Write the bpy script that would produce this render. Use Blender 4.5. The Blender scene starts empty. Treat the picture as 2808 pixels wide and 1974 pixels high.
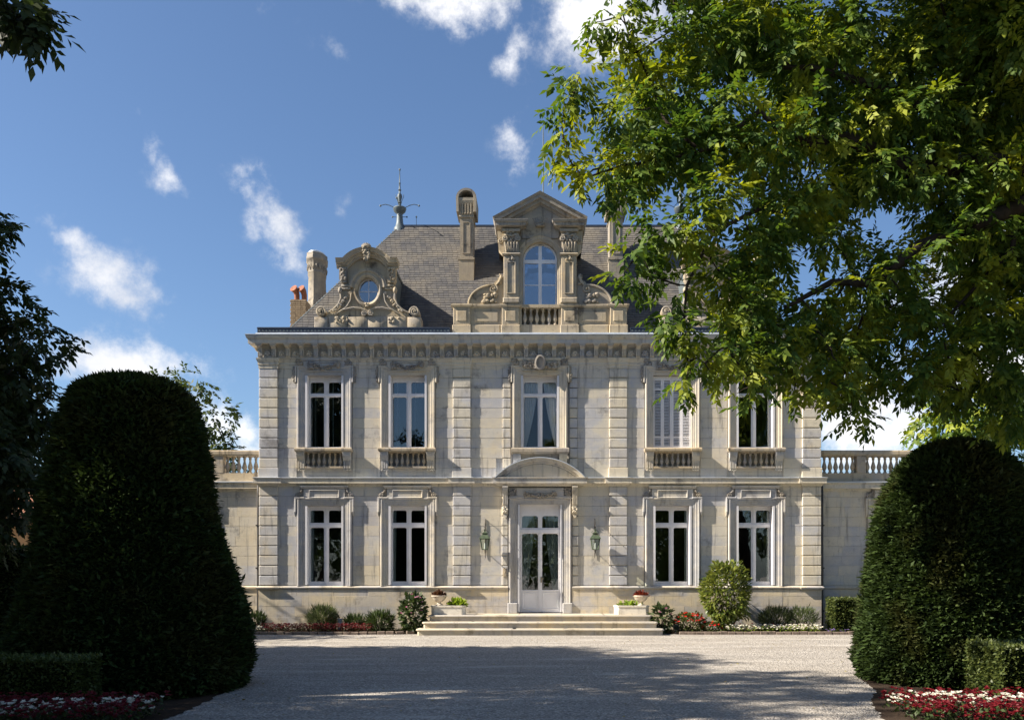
import bpy, bmesh, math, random
import numpy as np
from mathutils import Vector, Matrix
random.seed(7)
rng = np.random.default_rng(11)
scene = bpy.context.scene
COL = scene.collection
PI = math.pi

# ------------------------------------------------------------------ camera
cd = bpy.data.cameras.new("camera")
cam = bpy.data.objects.new("camera", cd)
COL.objects.link(cam)
cam.location = (0, -28, 1.72)
cam.rotation_euler = (PI / 2, 0, 0)
cd.sensor_fit = 'HORIZONTAL'
cd.sensor_width = 36
cd.lens = 36 * 2520 / 2808
cd.shift_x = -77 / 2808
cd.shift_y = 588 / 2808
cd.clip_end = 3000
scene.camera = cam

# ------------------------------------------------------------------ light
SUN = Vector((-6.0, -1.15, 4.7)).normalized()      # towards the sun
SUN_EL = math.asin(SUN.z)
SUN_ROT = math.atan2(SUN.x, SUN.y)
SKY_STRENGTH = 0.060
SUN_STRENGTH = 5.0
EXPOSURE = 1.36
ld = bpy.data.lights.new("sun", 'SUN')
ld.energy = SUN_STRENGTH
ld.angle = math.radians(0.53)
ld.color = (1.0, 0.90, 0.77)
sun = bpy.data.objects.new("sun", ld)
COL.objects.link(sun)
sun.rotation_euler = SUN.to_track_quat('Z', 'Y').to_euler()
sun.location = (-60, -10, 50)

vs = scene.view_settings
vs.view_transform = 'Standard'
vs.look = 'None'
vs.exposure = EXPOSURE
vs.gamma = 1.0
vs.use_curve_mapping = False
scene.cycles.max_bounces = 8
scene.cycles.transparent_max_bounces = 12
scene.cycles.use_denoising = True
scene.cycles.sample_clamp_indirect = 6.0

world = bpy.data.worlds.new("World")
scene.world = world
world.use_nodes = True


def sky_world():
    nt = world.node_tree
    nt.nodes.clear()
    N, L = nt.nodes, nt.links

    def node(t, **kw):
        n = N.new(t)
        for k, v in kw.items():
            setattr(n, k, v)
        return n

    def math_(op, a, b=None, c=None, clamp=False):
        n = node('ShaderNodeMath', operation=op)
        n.use_clamp = clamp
        for i, v in enumerate((a, b, c)):
            if v is None:
                continue
            if isinstance(v, (int, float)):
                n.inputs[i].default_value = v
            else:
                L.new(v, n.inputs[i])
        return n.outputs[0]

    sky = node('ShaderNodeTexSky', sky_type='NISHITA')
    sky.sun_disc = False
    sky.sun_elevation = SUN_EL
    sky.sun_rotation = SUN_ROT
    sky.altitude = 40
    sky.air_density = 1.0
    sky.dust_density = 0.9
    sky.ozone_density = 5.5
    tc = node('ShaderNodeTexCoord')
    d = tc.outputs['Generated']
    # warped direction for ragged cloud edges
    wn = node('ShaderNodeTexNoise')
    wn.inputs['Scale'].default_value = 13.0
    wn.inputs['Detail'].default_value = 4
    L.new(d, wn.inputs['Vector'])
    sub = node('ShaderNodeVectorMath', operation='SUBTRACT')
    L.new(wn.outputs['Color'], sub.inputs[0])
    sub.inputs[1].default_value = (0.5, 0.5, 0.5)
    sc = node('ShaderNodeVectorMath', operation='SCALE')
    L.new(sub.outputs[0], sc.inputs[0])
    sc.inputs['Scale'].default_value = 0.085
    add = node('ShaderNodeVectorMath', operation='ADD')
    L.new(d, add.inputs[0])
    L.new(sc.outputs[0], add.inputs[1])
    dw = add.outputs[0]
    blobs = []

    def cloud(px, py, rx, ry, roll=0, w=1.0):
        # photograph pixel (2296 wide) -> direction in the sky
        v = Vector(((px * 1.223 - 1481) / 2520, 1.0, (1575 - py * 1.223) / 2520))
        l = v.length
        v.normalize()
        blobs.append((v, rx * 1.223 / 2520 / l, ry * 1.223 / 2520 / l, roll, w))
    cloud(140, 545, 75, 40, -20, .85)
    cloud(235, 615, 125, 65, -25, 1.05)
    cloud(320, 650, 70, 40, -10, .8)
    cloud(370, 385, 65, 38, -50, .75)
    cloud(330, 325, 50, 28, -50, .58)
    cloud(545, 425, 60, 34, -30, .8)
    cloud(605, 485, 95, 62, -50, 1.0)
    cloud(635, 570, 75, 55, -40, 1.0)
    cloud(745, 115, 60, 38, -30, .58)
    cloud(755, 445, 30, 20, 0, .45)
    cloud(655, 395, 30, 20, -30, .45)
    cloud(265, 815, 150, 70, 0, 1.5)
    cloud(420, 960, 220, 95, 0, 1.0)
    cloud(560, 965, 60, 60, 0, 1.0)
    cloud(1020, 0, 190, 60, -8, 1.05)
    cloud(1330, 20, 190, 95, -10, 1.1)
    cloud(1650, -30, 240, 90, 0, 1.0)
    cloud(1150, 135, 75, 55, 60, .72)
    cloud(1165, 320, 75, 55, 60, .66)
    cloud(1930, 940, 150, 100, 0, 1.5)
    cloud(2180, 620, 200, 110, 10, 1.1)
    cloud(2300, 830, 250, 90, 0, 1.3)
    cloud(580, 20, 40, 24, -30, .4)
    # the same broken cloud carries on round the rest of the sky
    r2 = random.Random(5)
    for k in range(16):
        az = r2.uniform(0.75, 2 * PI - 0.75)
        el = math.radians(r2.uniform(4, 62))
        v = Vector((math.sin(az) * math.cos(el), math.cos(az) * math.cos(el), math.sin(el)))
        s = r2.uniform(0.06, 0.16)
        blobs.append((v, s * r2.uniform(1.1, 2.0), s * .75, r2.uniform(-30, 30), r2.uniform(.7, 1.2)))
    total = None
    for v, ra, rb, roll, w in blobs:
        R = v.cross(Vector((0, 0, 1))).normalized()
        U = R.cross(v).normalized()
        a = math.radians(roll)
        R2 = R * math.cos(a) + U * math.sin(a)
        U2 = -R * math.sin(a) + U * math.cos(a)
        mp = node('ShaderNodeMapping', vector_type='TEXTURE')
        mp.inputs['Location'].default_value = v
        mp.inputs['Rotation'].default_value = Matrix((R2, U2, R2.cross(U2))).transposed().to_euler()
        mp.inputs['Scale'].default_value = (ra, rb, max(ra, rb))
        L.new(dw, mp.inputs['Vector'])
        dp = node('ShaderNodeVectorMath', operation='DOT_PRODUCT')
        L.new(mp.outputs[0], dp.inputs[0])
        L.new(mp.outputs[0], dp.inputs[1])
        g = math_('MULTIPLY', math_('POWER', 0.42, dp.outputs['Value']), w)
        total = g if total is None else math_('MAXIMUM', total, g)
    fb = node('ShaderNodeTexNoise')
    fb.inputs['Scale'].default_value = 24.0
    fb.inputs['Detail'].default_value = 11
    fb.inputs['Roughness'].default_value = 0.68
    L.new(d, fb.inputs['Vector'])
    f = math_('MULTIPLY', math_('SUBTRACT', fb.outputs['Fac'], 0.5), 2.2)
    s = math_('ADD', total, f)
    mr = node('ShaderNodeMapRange', interpolation_type='SMOOTHSTEP')
    mr.inputs['From Min'].default_value = 0.30
    mr.inputs['From Max'].default_value = 1.40
    L.new(s, mr.inputs['Value'])
    dens = math_('MULTIPLY', mr.outputs[0], math_('MULTIPLY', total, 1.6, clamp=True), clamp=True)
    fb2 = node('ShaderNodeTexNoise')
    fb2.inputs['Scale'].default_value = 5.0
    fb2.inputs['Detail'].default_value = 5
    L.new(d, fb2.inputs['Vector'])
    ccol = node('ShaderNodeMix', data_type='RGBA')
    ccol.inputs['A'].default_value = (5.2, 5.4, 5.9, 1)
    ccol.inputs['B'].default_value = (9.2, 9.0, 8.8, 1)
    mr2 = node('ShaderNodeMapRange')
    mr2.inputs['From Min'].default_value = 0.35
    mr2.inputs['From Max'].default_value = 0.6
    L.new(fb2.outputs['Fac'], mr2.inputs['Value'])
    L.new(mr2.outputs[0], ccol.inputs['Factor'])
    mix = node('ShaderNodeMix', data_type='RGBA')
    L.new(dens, mix.inputs['Factor'])
    L.new(sky.outputs[0], mix.inputs['A'])
    L.new(ccol.outputs['Result'], mix.inputs['B'])
    bg = node('ShaderNodeBackground')
    bg.inputs['Strength'].default_value = SKY_STRENGTH
    L.new(mix.outputs['Result'], bg.inputs['Color'])
    out = node('ShaderNodeOutputWorld')
    L.new(bg.outputs[0], out.inputs['Surface'])
    world.cycles.sampling_method = 'MANUAL'
    world.cycles.sample_map_resolution = 1024


sky_world()

# ------------------------------------------------------------------ materials


class NT:
    def __init__(s, name):
        s.m = bpy.data.materials.new(name)
        s.m.use_nodes = True
        s.t = s.m.node_tree
        s.t.nodes.clear()
        s.out = s.n('ShaderNodeOutputMaterial')

    def n(s, t, **kw):
        x = s.t.nodes.new(t)
        for k, v in kw.items():
            setattr(x, k, v)
        return x

    def l(s, a, b):
        s.t.links.new(a, b)

    def pos(s, scale=(1, 1, 1)):
        g = s.n('ShaderNodeNewGeometry')
        m = s.n('ShaderNodeMapping')
        m.inputs['Scale'].default_value = scale
        s.l(g.outputs['Position'], m.inputs['Vector'])
        return m.outputs[0]

    def noise(s, vec, scale, detail=4, rough=.55):
        x = s.n('ShaderNodeTexNoise')
        x.inputs['Scale'].default_value = scale
        x.inputs['Detail'].default_value = detail
        x.inputs['Roughness'].default_value = rough
        s.l(vec, x.inputs['Vector'])
        return x.outputs['Fac']

    def ramp(s, v, lo, hi, a=0.0, b=1.0):
        x = s.n('ShaderNodeMapRange')
        x.inputs['From Min'].default_value = lo
        x.inputs['From Max'].default_value = hi
        x.inputs['To Min'].default_value = a
        x.inputs['To Max'].default_value = b
        s.l(v, x.inputs['Value'])
        return x.outputs[0]

    def mix(s, f, a, b, mode='MIX'):
        x = s.n('ShaderNodeMix', data_type='RGBA', blend_type=mode)
        for k, v in (('Factor', f), ('A', a), ('B', b)):
            if isinstance(v, (int, float)):
                x.inputs[k].default_value = v
            elif isinstance(v, tuple):
                x.inputs[k].default_value = v if len(v) == 4 else (*v, 1)
            else:
                s.l(v, x.inputs[k])
        return x.outputs['Result']

    def math(s, op, a, b):
        x = s.n('ShaderNodeMath', operation=op)
        for i, v in enumerate((a, b)):
            if isinstance(v, (int, float)):
                x.inputs[i].default_value = v
            else:
                s.l(v, x.inputs[i])
        return x.outputs[0]

    def island(s):
        return s.n('ShaderNodeNewGeometry').outputs['Random Per Island']

    def objrand(s):
        return s.n('ShaderNodeObjectInfo').outputs['Random']

    def bump(s, h, strength=.3, dist=.01):
        b = s.n('ShaderNodeBump')
        b.inputs['Strength'].default_value = strength
        b.inputs['Distance'].default_value = dist
        s.l(h, b.inputs['Height'])
        return b.outputs[0]

    def pbr(s, col, rough=.8, normal=None, metal=0.0, spec=.3):
        p = s.n('ShaderNodeBsdfPrincipled')
        if isinstance(col, tuple):
            p.inputs['Base Color'].default_value = (*col, 1)
        else:
            s.l(col, p.inputs['Base Color'])
        if isinstance(rough, (int, float)):
            p.inputs['Roughness'].default_value = rough
        else:
            s.l(rough, p.inputs['Roughness'])
        p.inputs['Metallic'].default_value = metal
        p.inputs['Specular IOR Level'].default_value = spec
        if normal is not None:
            s.l(normal, p.inputs['Normal'])
        s.l(p.outputs[0], s.out.inputs['Surface'])
        return s.m


def stone(name, warm, grey, dark, stain=.5, patch=.55, jointed=False):
    t = NT(name)
    p = t.pos()
    big = t.noise(p, patch, 5, .6)
    mid = t.noise(t.pos((1, 1, 1.6)), 2.6, 6, .65)
    fine = t.noise(p, 55, 4, .7)
    streak = t.noise(t.pos((7, 7, .7)), 1.0, 6, .65)
    blot = t.noise(p, 1.3, 7, .7)
    c = t.mix(t.ramp(t.math('ADD', big, t.math('MULTIPLY', mid, .35)), .62, .74), grey, warm)
    # ochre iron staining and pale leached patches in the stone
    och = t.noise(t.pos((1.1, 1.1, .8)), patch * 1.7, 6, .62)
    c = t.mix(t.math('MULTIPLY', t.ramp(och, .55, .66), .45), c, (warm[0] * 1.02, warm[1] * .90, warm[2] * .68))
    pale = t.noise(t.pos((.9, .9, 1.5)), patch * 2.3, 7, .68)
    c = t.mix(t.math('MULTIPLY', t.ramp(pale, .57, .64), .45), c, (grey[0] * 1.22, grey[1] * 1.22, grey[2] * 1.24))
    # every block of stone has its own tone
    r = t.objrand()
    c = t.mix(t.math('MULTIPLY', t.ramp(r, .45, 1.0), .55), c, (warm[0] * 1.15, warm[1] * 1.06, warm[2] * .88))
    c = t.mix(t.math('MULTIPLY', t.ramp(r, .40, 0.0), .52), c, (grey[0] * .80, grey[1] * .80, grey[2] * .84))
    c = t.mix(t.math('MULTIPLY', t.ramp(mid, .42, .66), .25), c, tuple(x * 1.18 for x in warm))
    c = t.mix(t.math('MULTIPLY', t.ramp(streak, .55, .68), stain * .8), c, dark)
    c = t.mix(t.math('MULTIPLY', t.ramp(blot, .57, .68), stain), c, dark)
    spot = t.noise(p, 14, 5, .75)
    c = t.mix(t.math('MULTIPLY', t.ramp(spot, .60, .70), stain * .7), c, dark)
    c = t.mix(t.ramp(fine, .3, .75, .0, .25), c, (.16, .14, .12))
    if jointed:
        b = t.n('ShaderNodeTexBrick')
        b.inputs['Scale'].default_value = 1
        b.inputs['Brick Width'].default_value = .8
        b.inputs['Row Height'].default_value = .303
        b.inputs['Mortar Size'].default_value = .004
        g = t.n('ShaderNodeNewGeometry')
        sx = t.n('ShaderNodeSeparateXYZ')
        t.l(g.outputs['Position'], sx.inputs[0])
        cx = t.n('ShaderNodeCombineXYZ')
        t.l(t.math('ADD', sx.outputs[0], sx.outputs[1]), cx.inputs[0])
        t.l(sx.outputs[2], cx.inputs[1])
        t.l(cx.outputs[0], b.inputs['Vector'])
        c = t.mix(t.math('MULTIPLY', b.outputs['Fac'], .6), c, dark)
    h = t.math('ADD', t.math('MULTIPLY', fine, .5), t.math('MULTIPLY', mid, .8))
    return t.pbr(c, .9, t.bump(h, .55, .012), spec=.15)


M = {}
M['ashlar'] = stone('limestone_ashlar', (.62, .575, .475), (.50, .50, .508), (.18, .172, .165), .72)
M['ashlar_plain'] = stone('limestone_plain', (.59, .54, .44), (.485, .485, .49), (.21, .20, .19), .55, jointed=True)
M['carved'] = stone('limestone_carved', (.58, .535, .445), (.455, .455, .46), (.14, .133, .127), .58)
M['roofstone'] = stone('limestone_weathered', (.44, .375, .27), (.31, .285, .25), (.065, .055, .046), .8, patch=1.1)
M['garland'] = stone('limestone_grimy_carving', (.36, .325, .27), (.27, .26, .25), (.08, .074, .068), .8, patch=2.2)
M['balstone'] = stone('limestone_balustrade', (.48, .40, .28), (.37, .34, .30), (.085, .072, .06), .85, patch=1.4)
M['chimney'] = stone('limestone_sooty', (.32, .285, .225), (.225, .21, .19), (.05, .044, .04), .8, patch=1.6)
M['plinth'] = stone('limestone_plinth', (.63, .55, .405), (.48, .465, .45), (.17, .15, .12), .66, patch=.9)
M['step'] = stone('limestone_step', (.52, .46, .35), (.42, .395, .355), (.12, .11, .09), .6, patch=1.2)


def simple(name, col, rough=.5, var=.12, scale=8, metal=0.0, bump=.1, spec=.3, dirt=None):
    t = NT(name)
    n = t.noise(t.pos(), scale, 6, .65)
    n2 = t.noise(t.pos(), scale * 9, 4, .6)
    a = tuple(max(0, c * (1 - var)) for c in col)
    b = tuple(min(1, c * (1 + var)) for c in col)
    c = t.mix(t.ramp(n, .3, .7), a, b)
    if dirt:
        c = t.mix(t.math('MULTIPLY', t.ramp(t.noise(t.pos((1, 1, .5)), scale * .7, 6, .7), .52, .72), .7), c, dirt)
    return t.pbr(c, t.ramp(n2, .2, .8, rough * .85, min(1, rough * 1.15)), t.bump(n2, bump, .004), metal, spec)


M['paint'] = simple('white_paint', (.74, .73, .74), .45, .05, 3, dirt=(.58, .56, .54))
M['zinc'] = simple('zinc', (.62, .66, .70), .42, .14, 4, metal=.35, dirt=(.34, .36, .38))
M['cresting'] = simple('blue_grey_iron', (.028, .040, .066), .5, .25, 6, spec=.4)
M['iron'] = simple('dark_iron', (.030, .028, .026), .55, .3, 12, spec=.4, dirt=(.06, .03, .018))
M['verdigris'] = simple('verdigris_copper', (.060, .085, .050), .6, .35, 14, dirt=(.05, .03, .018))
M['lead'] = simple('grey_lead', (.11, .135, .145), .55, .2, 6, metal=.2)
M['terracotta'] = simple('terracotta', (.27, .105, .06), .8, .3, 10, dirt=(.10, .05, .035))
M['oldbrick'] = simple('old_brick', (.27, .20, .125), .9, .3, 10, bump=.4, dirt=(.08, .065, .05))
M['interior'] = simple('dark_interior', (.10, .08, .065), .9, .2, 1)
M['floor_in'] = simple('oak_floor', (.13, .08, .045), .5, .2, 3)
M['curtain'] = simple('white_curtain', (.84, .82, .78), .9, .05, 5)
M['blackplastic'] = simple('black_plastic', (.02, .02, .022), .5, .2, 10)
M['whiteplastic'] = simple('pale_plastic', (.62, .63, .65), .5, .1, 10)
M['soil'] = simple('dark_soil', (.040, .028, .020), 1.0, .35, 14, bump=.8, spec=.1)
M['bark'] = simple('bark', (.034, .027, .021), .95, .35, 9, bump=.9, spec=.1)
M['edging'] = simple('brick_edging', (.19, .145, .115), .95, .35, 9, bump=.6, dirt=(.05, .055, .03))
M['urn'] = simple('pale_cast_stone', (.60, .52, .42), .85, .18, 9, bump=.4, dirt=(.22, .19, .15))
M['trough'] = simple('white_cast_stone', (.70, .65, .55), .85, .12, 7, bump=.4, dirt=(.32, .28, .22))
M['lawn'] = simple('mown_lawn', (.050, .075, .020), .9, .3, 6, bump=.8, spec=.1)
M['ochre'] = simple('ochre_render', (.52, .31, .17), .95, .12, 1.5, dirt=(.40, .26, .17))
M['roof_tile'] = simple('roof_tile', (.28, .13, .075), .9, .3, 5, bump=.5)
M['brass'] = simple('dull_brass', (.22, .17, .08), .4, .2, 10, metal=.8)


def glass_mat(name, refl, tint=(.75, .8, .8)):
    t = NT(name)
    tr = t.n('ShaderNodeBsdfTransparent')
    tr.inputs[0].default_value = (*tint, 1)
    gl = t.n('ShaderNodeBsdfGlossy')
    gl.inputs['Roughness'].default_value = 0.0
    gl.inputs['Color'].default_value = (.9, .93, .97, 1)
    wob = t.noise(t.pos(), 1.7, 2)
    t.l(t.bump(wob, .10, .02), gl.inputs['Normal'])
    fr = t.n('ShaderNodeFresnel')
    fr.inputs['IOR'].default_value = refl
    mx = t.n('ShaderNodeMixShader')
    t.l(fr.outputs[0], mx.inputs[0])
    t.l(tr.outputs[0], mx.inputs[1])
    t.l(gl.outputs[0], mx.inputs[2])
    t.l(mx.outputs[0], t.out.inputs['Surface'])
    return t.m


M['glass'] = glass_mat('window_glass', 1.85)
M['glass_clear'] = glass_mat('clear_window_glass', 1.5, (.93, .94, .94))
M['glass_dormer'] = glass_mat('dormer_glass', 3.2, (.5, .55, .6))
M['glass_lamp'] = glass_mat('lantern_glass', 1.5, (.85, .9, .85))


def slate_mat(name, island):
    t = NT(name)
    p = t.pos()
    r = t.island() if island else t.objrand()
    base = t.mix(r, (.076, .076, .080), (.116, .111, .104))
    big = t.noise(p, .9, 5, .6)
    c = t.mix(t.math('MULTIPLY', t.ramp(big, .46, .66), .5), base, (.19, .165, .125))
    st = t.noise(t.pos((3.2, .5, .5)), 1.0, 6, .65)
    c = t.mix(t.math('MULTIPLY', t.ramp(st, .56, .72), .7), c, (.060, .056, .056))
    lic = t.noise(p, 7, 6, .7)
    c = t.mix(t.math('MULTIPLY', t.ramp(lic, .58, .72), .5), c, (.25, .235, .19))
    fine = t.noise(p, 60, 3)
    return t.pbr(c, .8, t.bump(fine, .3, .004), spec=.12)


M['slate'] = slate_mat('weathered_slate', False)
M['slate_field'] = slate_mat('weathered_slate_field', True)


def leaf_mat(name, a, b, trans=.35, rough=.5, light=None, spec=.35):
    t = NT(name)
    r = t.island()
    c = t.mix(r, a, b)
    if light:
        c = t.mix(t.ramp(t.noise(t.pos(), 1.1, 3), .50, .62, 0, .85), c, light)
    pr = t.n('ShaderNodeBsdfPrincipled')
    t.l(c, pr.inputs['Base Color'])
    pr.inputs['Roughness'].default_value = rough
    pr.inputs['Specular IOR Level'].default_value = spec
    tl = t.n('ShaderNodeBsdfTranslucent')
    hs = t.n('ShaderNodeHueSaturation')
    hs.inputs['Hue'].default_value = .492
    hs.inputs['Saturation'].default_value = 1.1
    hs.inputs['Value'].default_value = 1.7
    t.l(c, hs.inputs['Color'])
    t.l(hs.outputs[0], tl.inputs['Color'])
    mx = t.n('ShaderNodeMixShader')
    mx.inputs[0].default_value = trans
    t.l(pr.outputs[0], mx.inputs[1])
    t.l(tl.outputs[0], mx.inputs[2])
    t.l(mx.outputs[0], t.out.inputs['Surface'])
    return t.m


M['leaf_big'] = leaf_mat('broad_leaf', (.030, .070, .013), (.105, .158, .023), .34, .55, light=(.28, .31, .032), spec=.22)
M['leaf_dark'] = leaf_mat('dark_leaf', (.018, .032, .010), (.040, .060, .016), .2, .55)
M['leaf_far'] = leaf_mat('far_leaf', (.030, .050, .012), (.070, .095, .022), .3, .6)
M['yew'] = leaf_mat('yew_needle', (.019, .034, .011), (.052, .082, .021), .15, .6, light=(.055, .060, .019), spec=.15)
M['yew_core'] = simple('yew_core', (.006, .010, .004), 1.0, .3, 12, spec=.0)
M['box_leaf'] = leaf_mat('hedge_leaf', (.040, .060, .014), (.095, .115, .028), .2, .5)
M['laurel'] = leaf_mat('spotted_laurel_leaf', (.050, .085, .016), (.20, .22, .045), .25, .35)
M['shrub_dark'] = leaf_mat('dark_shrub_leaf', (.022, .040, .013), (.055, .080, .022), .2, .5)
M['grass_tuft'] = leaf_mat('fine_grassy_leaf', (.045, .065, .025), (.090, .115, .040), .25, .6)
M['lime_leaf'] = leaf_mat('lime_leaf', (.16, .24, .03), (.25, .33, .05), .35, .45)
M['red_petal'] = leaf_mat('red_petal', (.075, .004, .007), (.17, .009, .013), .25, .5)
M['scarlet_petal'] = leaf_mat('scarlet_petal', (.55, .020, .014), (.72, .05, .03), .25, .5)
M['white_petal'] = leaf_mat('white_petal', (.55, .52, .42), (.78, .76, .68), .3, .5)
M['pink_petal'] = leaf_mat('pink_petal', (.50, .16, .30), (.60, .25, .40), .3, .5)
M['violet_petal'] = leaf_mat('violet_petal', (.16, .10, .30), (.25, .18, .40), .3, .5)
M['fallen'] = leaf_mat('fallen_leaf', (.20, .14, .03), (.30, .26, .05), .2, .6)
M['coleus'] = leaf_mat('maroon_leaf', (.10, .018, .012), (.22, .06, .03), .25, .5)
M['bronze_leaf'] = leaf_mat('bronze_leaf', (.06, .028, .016), (.11, .05, .022), .2, .5)


def gravel_mat():
    t = NT('gravel')
    p = t.pos()
    v = t.n('ShaderNodeTexVoronoi')
    v.inputs['Scale'].default_value = 34
    t.l(p, v.inputs['Vector'])
    v2 = t.n('ShaderNodeTexVoronoi')
    v2.inputs['Scale'].default_value = 75
    t.l(p, v2.inputs['Vector'])
    sx = t.n('ShaderNodeSeparateColor')
    t.l(v.outputs['Color'], sx.inputs[0])
    sx2 = t.n('ShaderNodeSeparateColor')
    t.l(v2.outputs['Color'], sx2.inputs[0])
    c = t.mix(sx.outputs[0], (.26, .243, .215), (.57, .535, .48))
    c = t.mix(t.ramp(sx.outputs[1], .72, .9, 0, .8), c, (.17, .155, .14))
    c = t.mix(t.ramp(sx2.outputs[0], .6, 1, 0, .55), c, (.46, .40, .33))
    c = t.mix(t.ramp(v.outputs['Distance'], .35, .75, 0, .6), c, (.12, .11, .10))
    big = t.noise(p, .55, 6, .6)
    c = t.mix(t.ramp(big, .45, .72, 0, .35), c, (.27, .235, .19))
    trk = t.noise(t.pos((.35, 1.5, 1)), .9, 6, .65)
    c = t.mix(t.ramp(trk, .52, .66, 0, .45), c, (.20, .185, .165))
    c = t.mix(t.ramp(trk, .46, .34, 0, .35), c, (.62, .58, .52))
    h = t.math('ADD', t.math('MULTIPLY', v.outputs['Distance'], -1), t.math('MULTIPLY', t.noise(p, 9, 4), .8))
    return t.pbr(c, .95, t.bump(h, .9, .02), spec=.15)


M['gravel'] = gravel_mat()

# ------------------------------------------------------------------ mesh helpers


class MB:
    def __init__(s):
        s.v = []
        s.f = []

    def add(s, vs_, fs):
        o = len(s.v)
        s.v.extend(vs_)
        s.f.extend([tuple(i + o for i in f) for f in fs])
        return s

    def box(s, x0, x1, y0, y1, z0, z1):
        v = [(x0, y0, z0), (x1, y0, z0), (x1, y1, z0), (x0, y1, z0), (x0, y0, z1), (x1, y0, z1), (x1, y1, z1), (x0, y1, z1)]
        return s.add(v, [(0, 3, 2, 1), (4, 5, 6, 7), (0, 1, 5, 4), (1, 2, 6, 5), (2, 3, 7, 6), (3, 0, 4, 7)])

    def cbox(s, x0, x1, y0, y1, z0, z1, c=.012):
        """box whose front (-y) face is chamfered all round"""
        v = [(x0 + c, y0, z0 + c), (x1 - c, y0, z0 + c), (x1 - c, y0, z1 - c), (x0 + c, y0, z1 - c),
             (x0, y0 + c, z0), (x1, y0 + c, z0), (x1, y0 + c, z1), (x0, y0 + c, z1),
             (x0, y1, z0), (x1, y1, z0), (x1, y1, z1), (x0, y1, z1)]
        f = [(0, 1, 2, 3), (8, 11, 10, 9)]
        for a in (0, 4):
            for i in range(4):
                j = (i + 1) % 4
                f.append((a + j, a + i, a + 4 + i, a + 4 + j))
        return s.add(v, f)

    def lathe(s, prof, cx=0, cy=0, z0=0, n=12, sx=1, sy=1, cap=True):
        vs_, fs = [], []
        for r, z in prof:
            for k in range(n):
                a = 2 * PI * k / n
                vs_.append((cx + r * sx * math.cos(a), cy + r * sy * math.sin(a), z0 + z))
        m = len(prof)
        for i in range(m - 1):
            for k in range(n):
                j = (k + 1) % n
                fs.append((i * n + k, i * n + j, (i + 1) * n + j, (i + 1) * n + k))
        if cap:
            fs.append(tuple(reversed(range(n))))
            fs.append(tuple(range((m - 1) * n, m * n)))
        return s.add(vs_, fs)

    def tube(s, pts, rad, n=6):
        pts = [Vector(p) for p in pts]
        if isinstance(rad, (int, float)):
            rad = [rad] * len(pts)
        vs_, fs = [], []
        up = None
        for i, p in enumerate(pts):
            t = (pts[min(i + 1, len(pts) - 1)] - pts[max(i - 1, 0)])
            if t.length < 1e-9:
                t = Vector((0, 0, 1))
            t.normalize()
            if up is None:
                up = t.orthogonal().normalized()
            up = (up - t * up.dot(t))
            if up.length < 1e-6:
                up = t.orthogonal()
            up.normalize()
            w = t.cross(up)
            for k in range(n):
                a = 2 * PI * k / n
                q = p + (up * math.cos(a) + w * math.sin(a)) * rad[i]
                vs_.append(tuple(q))
        m = len(pts)
        for i in range(m - 1):
            for k in range(n):
                j = (k + 1) % n
                fs.append((i * n + k, i * n + j, (i + 1) * n + j, (i + 1) * n + k))
        fs.append(tuple(reversed(range(n))))
        fs.append(tuple(range((m - 1) * n, m * n)))
        return s.add(vs_, fs)

    def sweep(s, path, prof, mp, closed=False):
        """profile (offset to the right of travel, h) swept with mitres along a 2-D path"""
        m = len(path)
        nseg = m if closed else m - 1
        nrm = []
        for i in range(nseg):
            a, b = path[i], path[(i + 1) % m]
            dx, dy = b[0] - a[0], b[1] - a[1]
            l = math.hypot(dx, dy) or 1
            nrm.append((dy / l, -dx / l))
        vs_, fs = [], []
        for i, p in enumerate(path):
            if closed:
                n0, n1 = nrm[i - 1], nrm[i]
            else:
                n0, n1 = nrm[max(i - 1, 0)], nrm[min(i, nseg - 1)]
            bx, by = n0[0] + n1[0], n0[1] + n1[1]
            d = bx * n0[0] + by * n0[1]
            if abs(d) < 1e-6:
                bx, by, d = n0[0], n0[1], 1
            bx, by = bx / d, by / d
            for o, h in prof:
                vs_.append(mp(p[0] + bx * o, p[1] + by * o, h))
        k = len(prof)
        for i in range(nseg):
            j = (i + 1) % m
            for q in range(k - 1):
                fs.append((i * k + q, j * k + q, j * k + q + 1, i * k + q + 1))
        if not closed:
            fs.append(tuple(range(k)))
            fs.append(tuple(reversed(range((m - 1) * k, m * k))))
        return s.add(vs_, fs)

    def prism(s, poly, y0, y1):
        """polygon in the x-z plane pushed from y0 to y1"""
        n = len(poly)
        vs_ = [(x, y0, z) for x, z in poly] + [(x, y1, z) for x, z in poly]
        fs = [tuple(range(n)), tuple(reversed(range(n, 2 * n)))]
        for i in range(n):
            j = (i + 1) % n
            fs.append((i, i + n, j + n, j))
        return s.add(vs_, fs)

    def prism_x(s, poly, x0, x1):
        """polygon in the y-z plane pushed from x0 to x1"""
        n = len(poly)
        vs_ = [(x0, y, z) for y, z in poly] + [(x1, y, z) for y, z in poly]
        fs = [tuple(range(n)), tuple(reversed(range(n, 2 * n)))]
        for i in range(n):
            j = (i + 1) % n
            fs.append((i, i + n, j + n, j))
        return s.add(vs_, fs)

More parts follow.
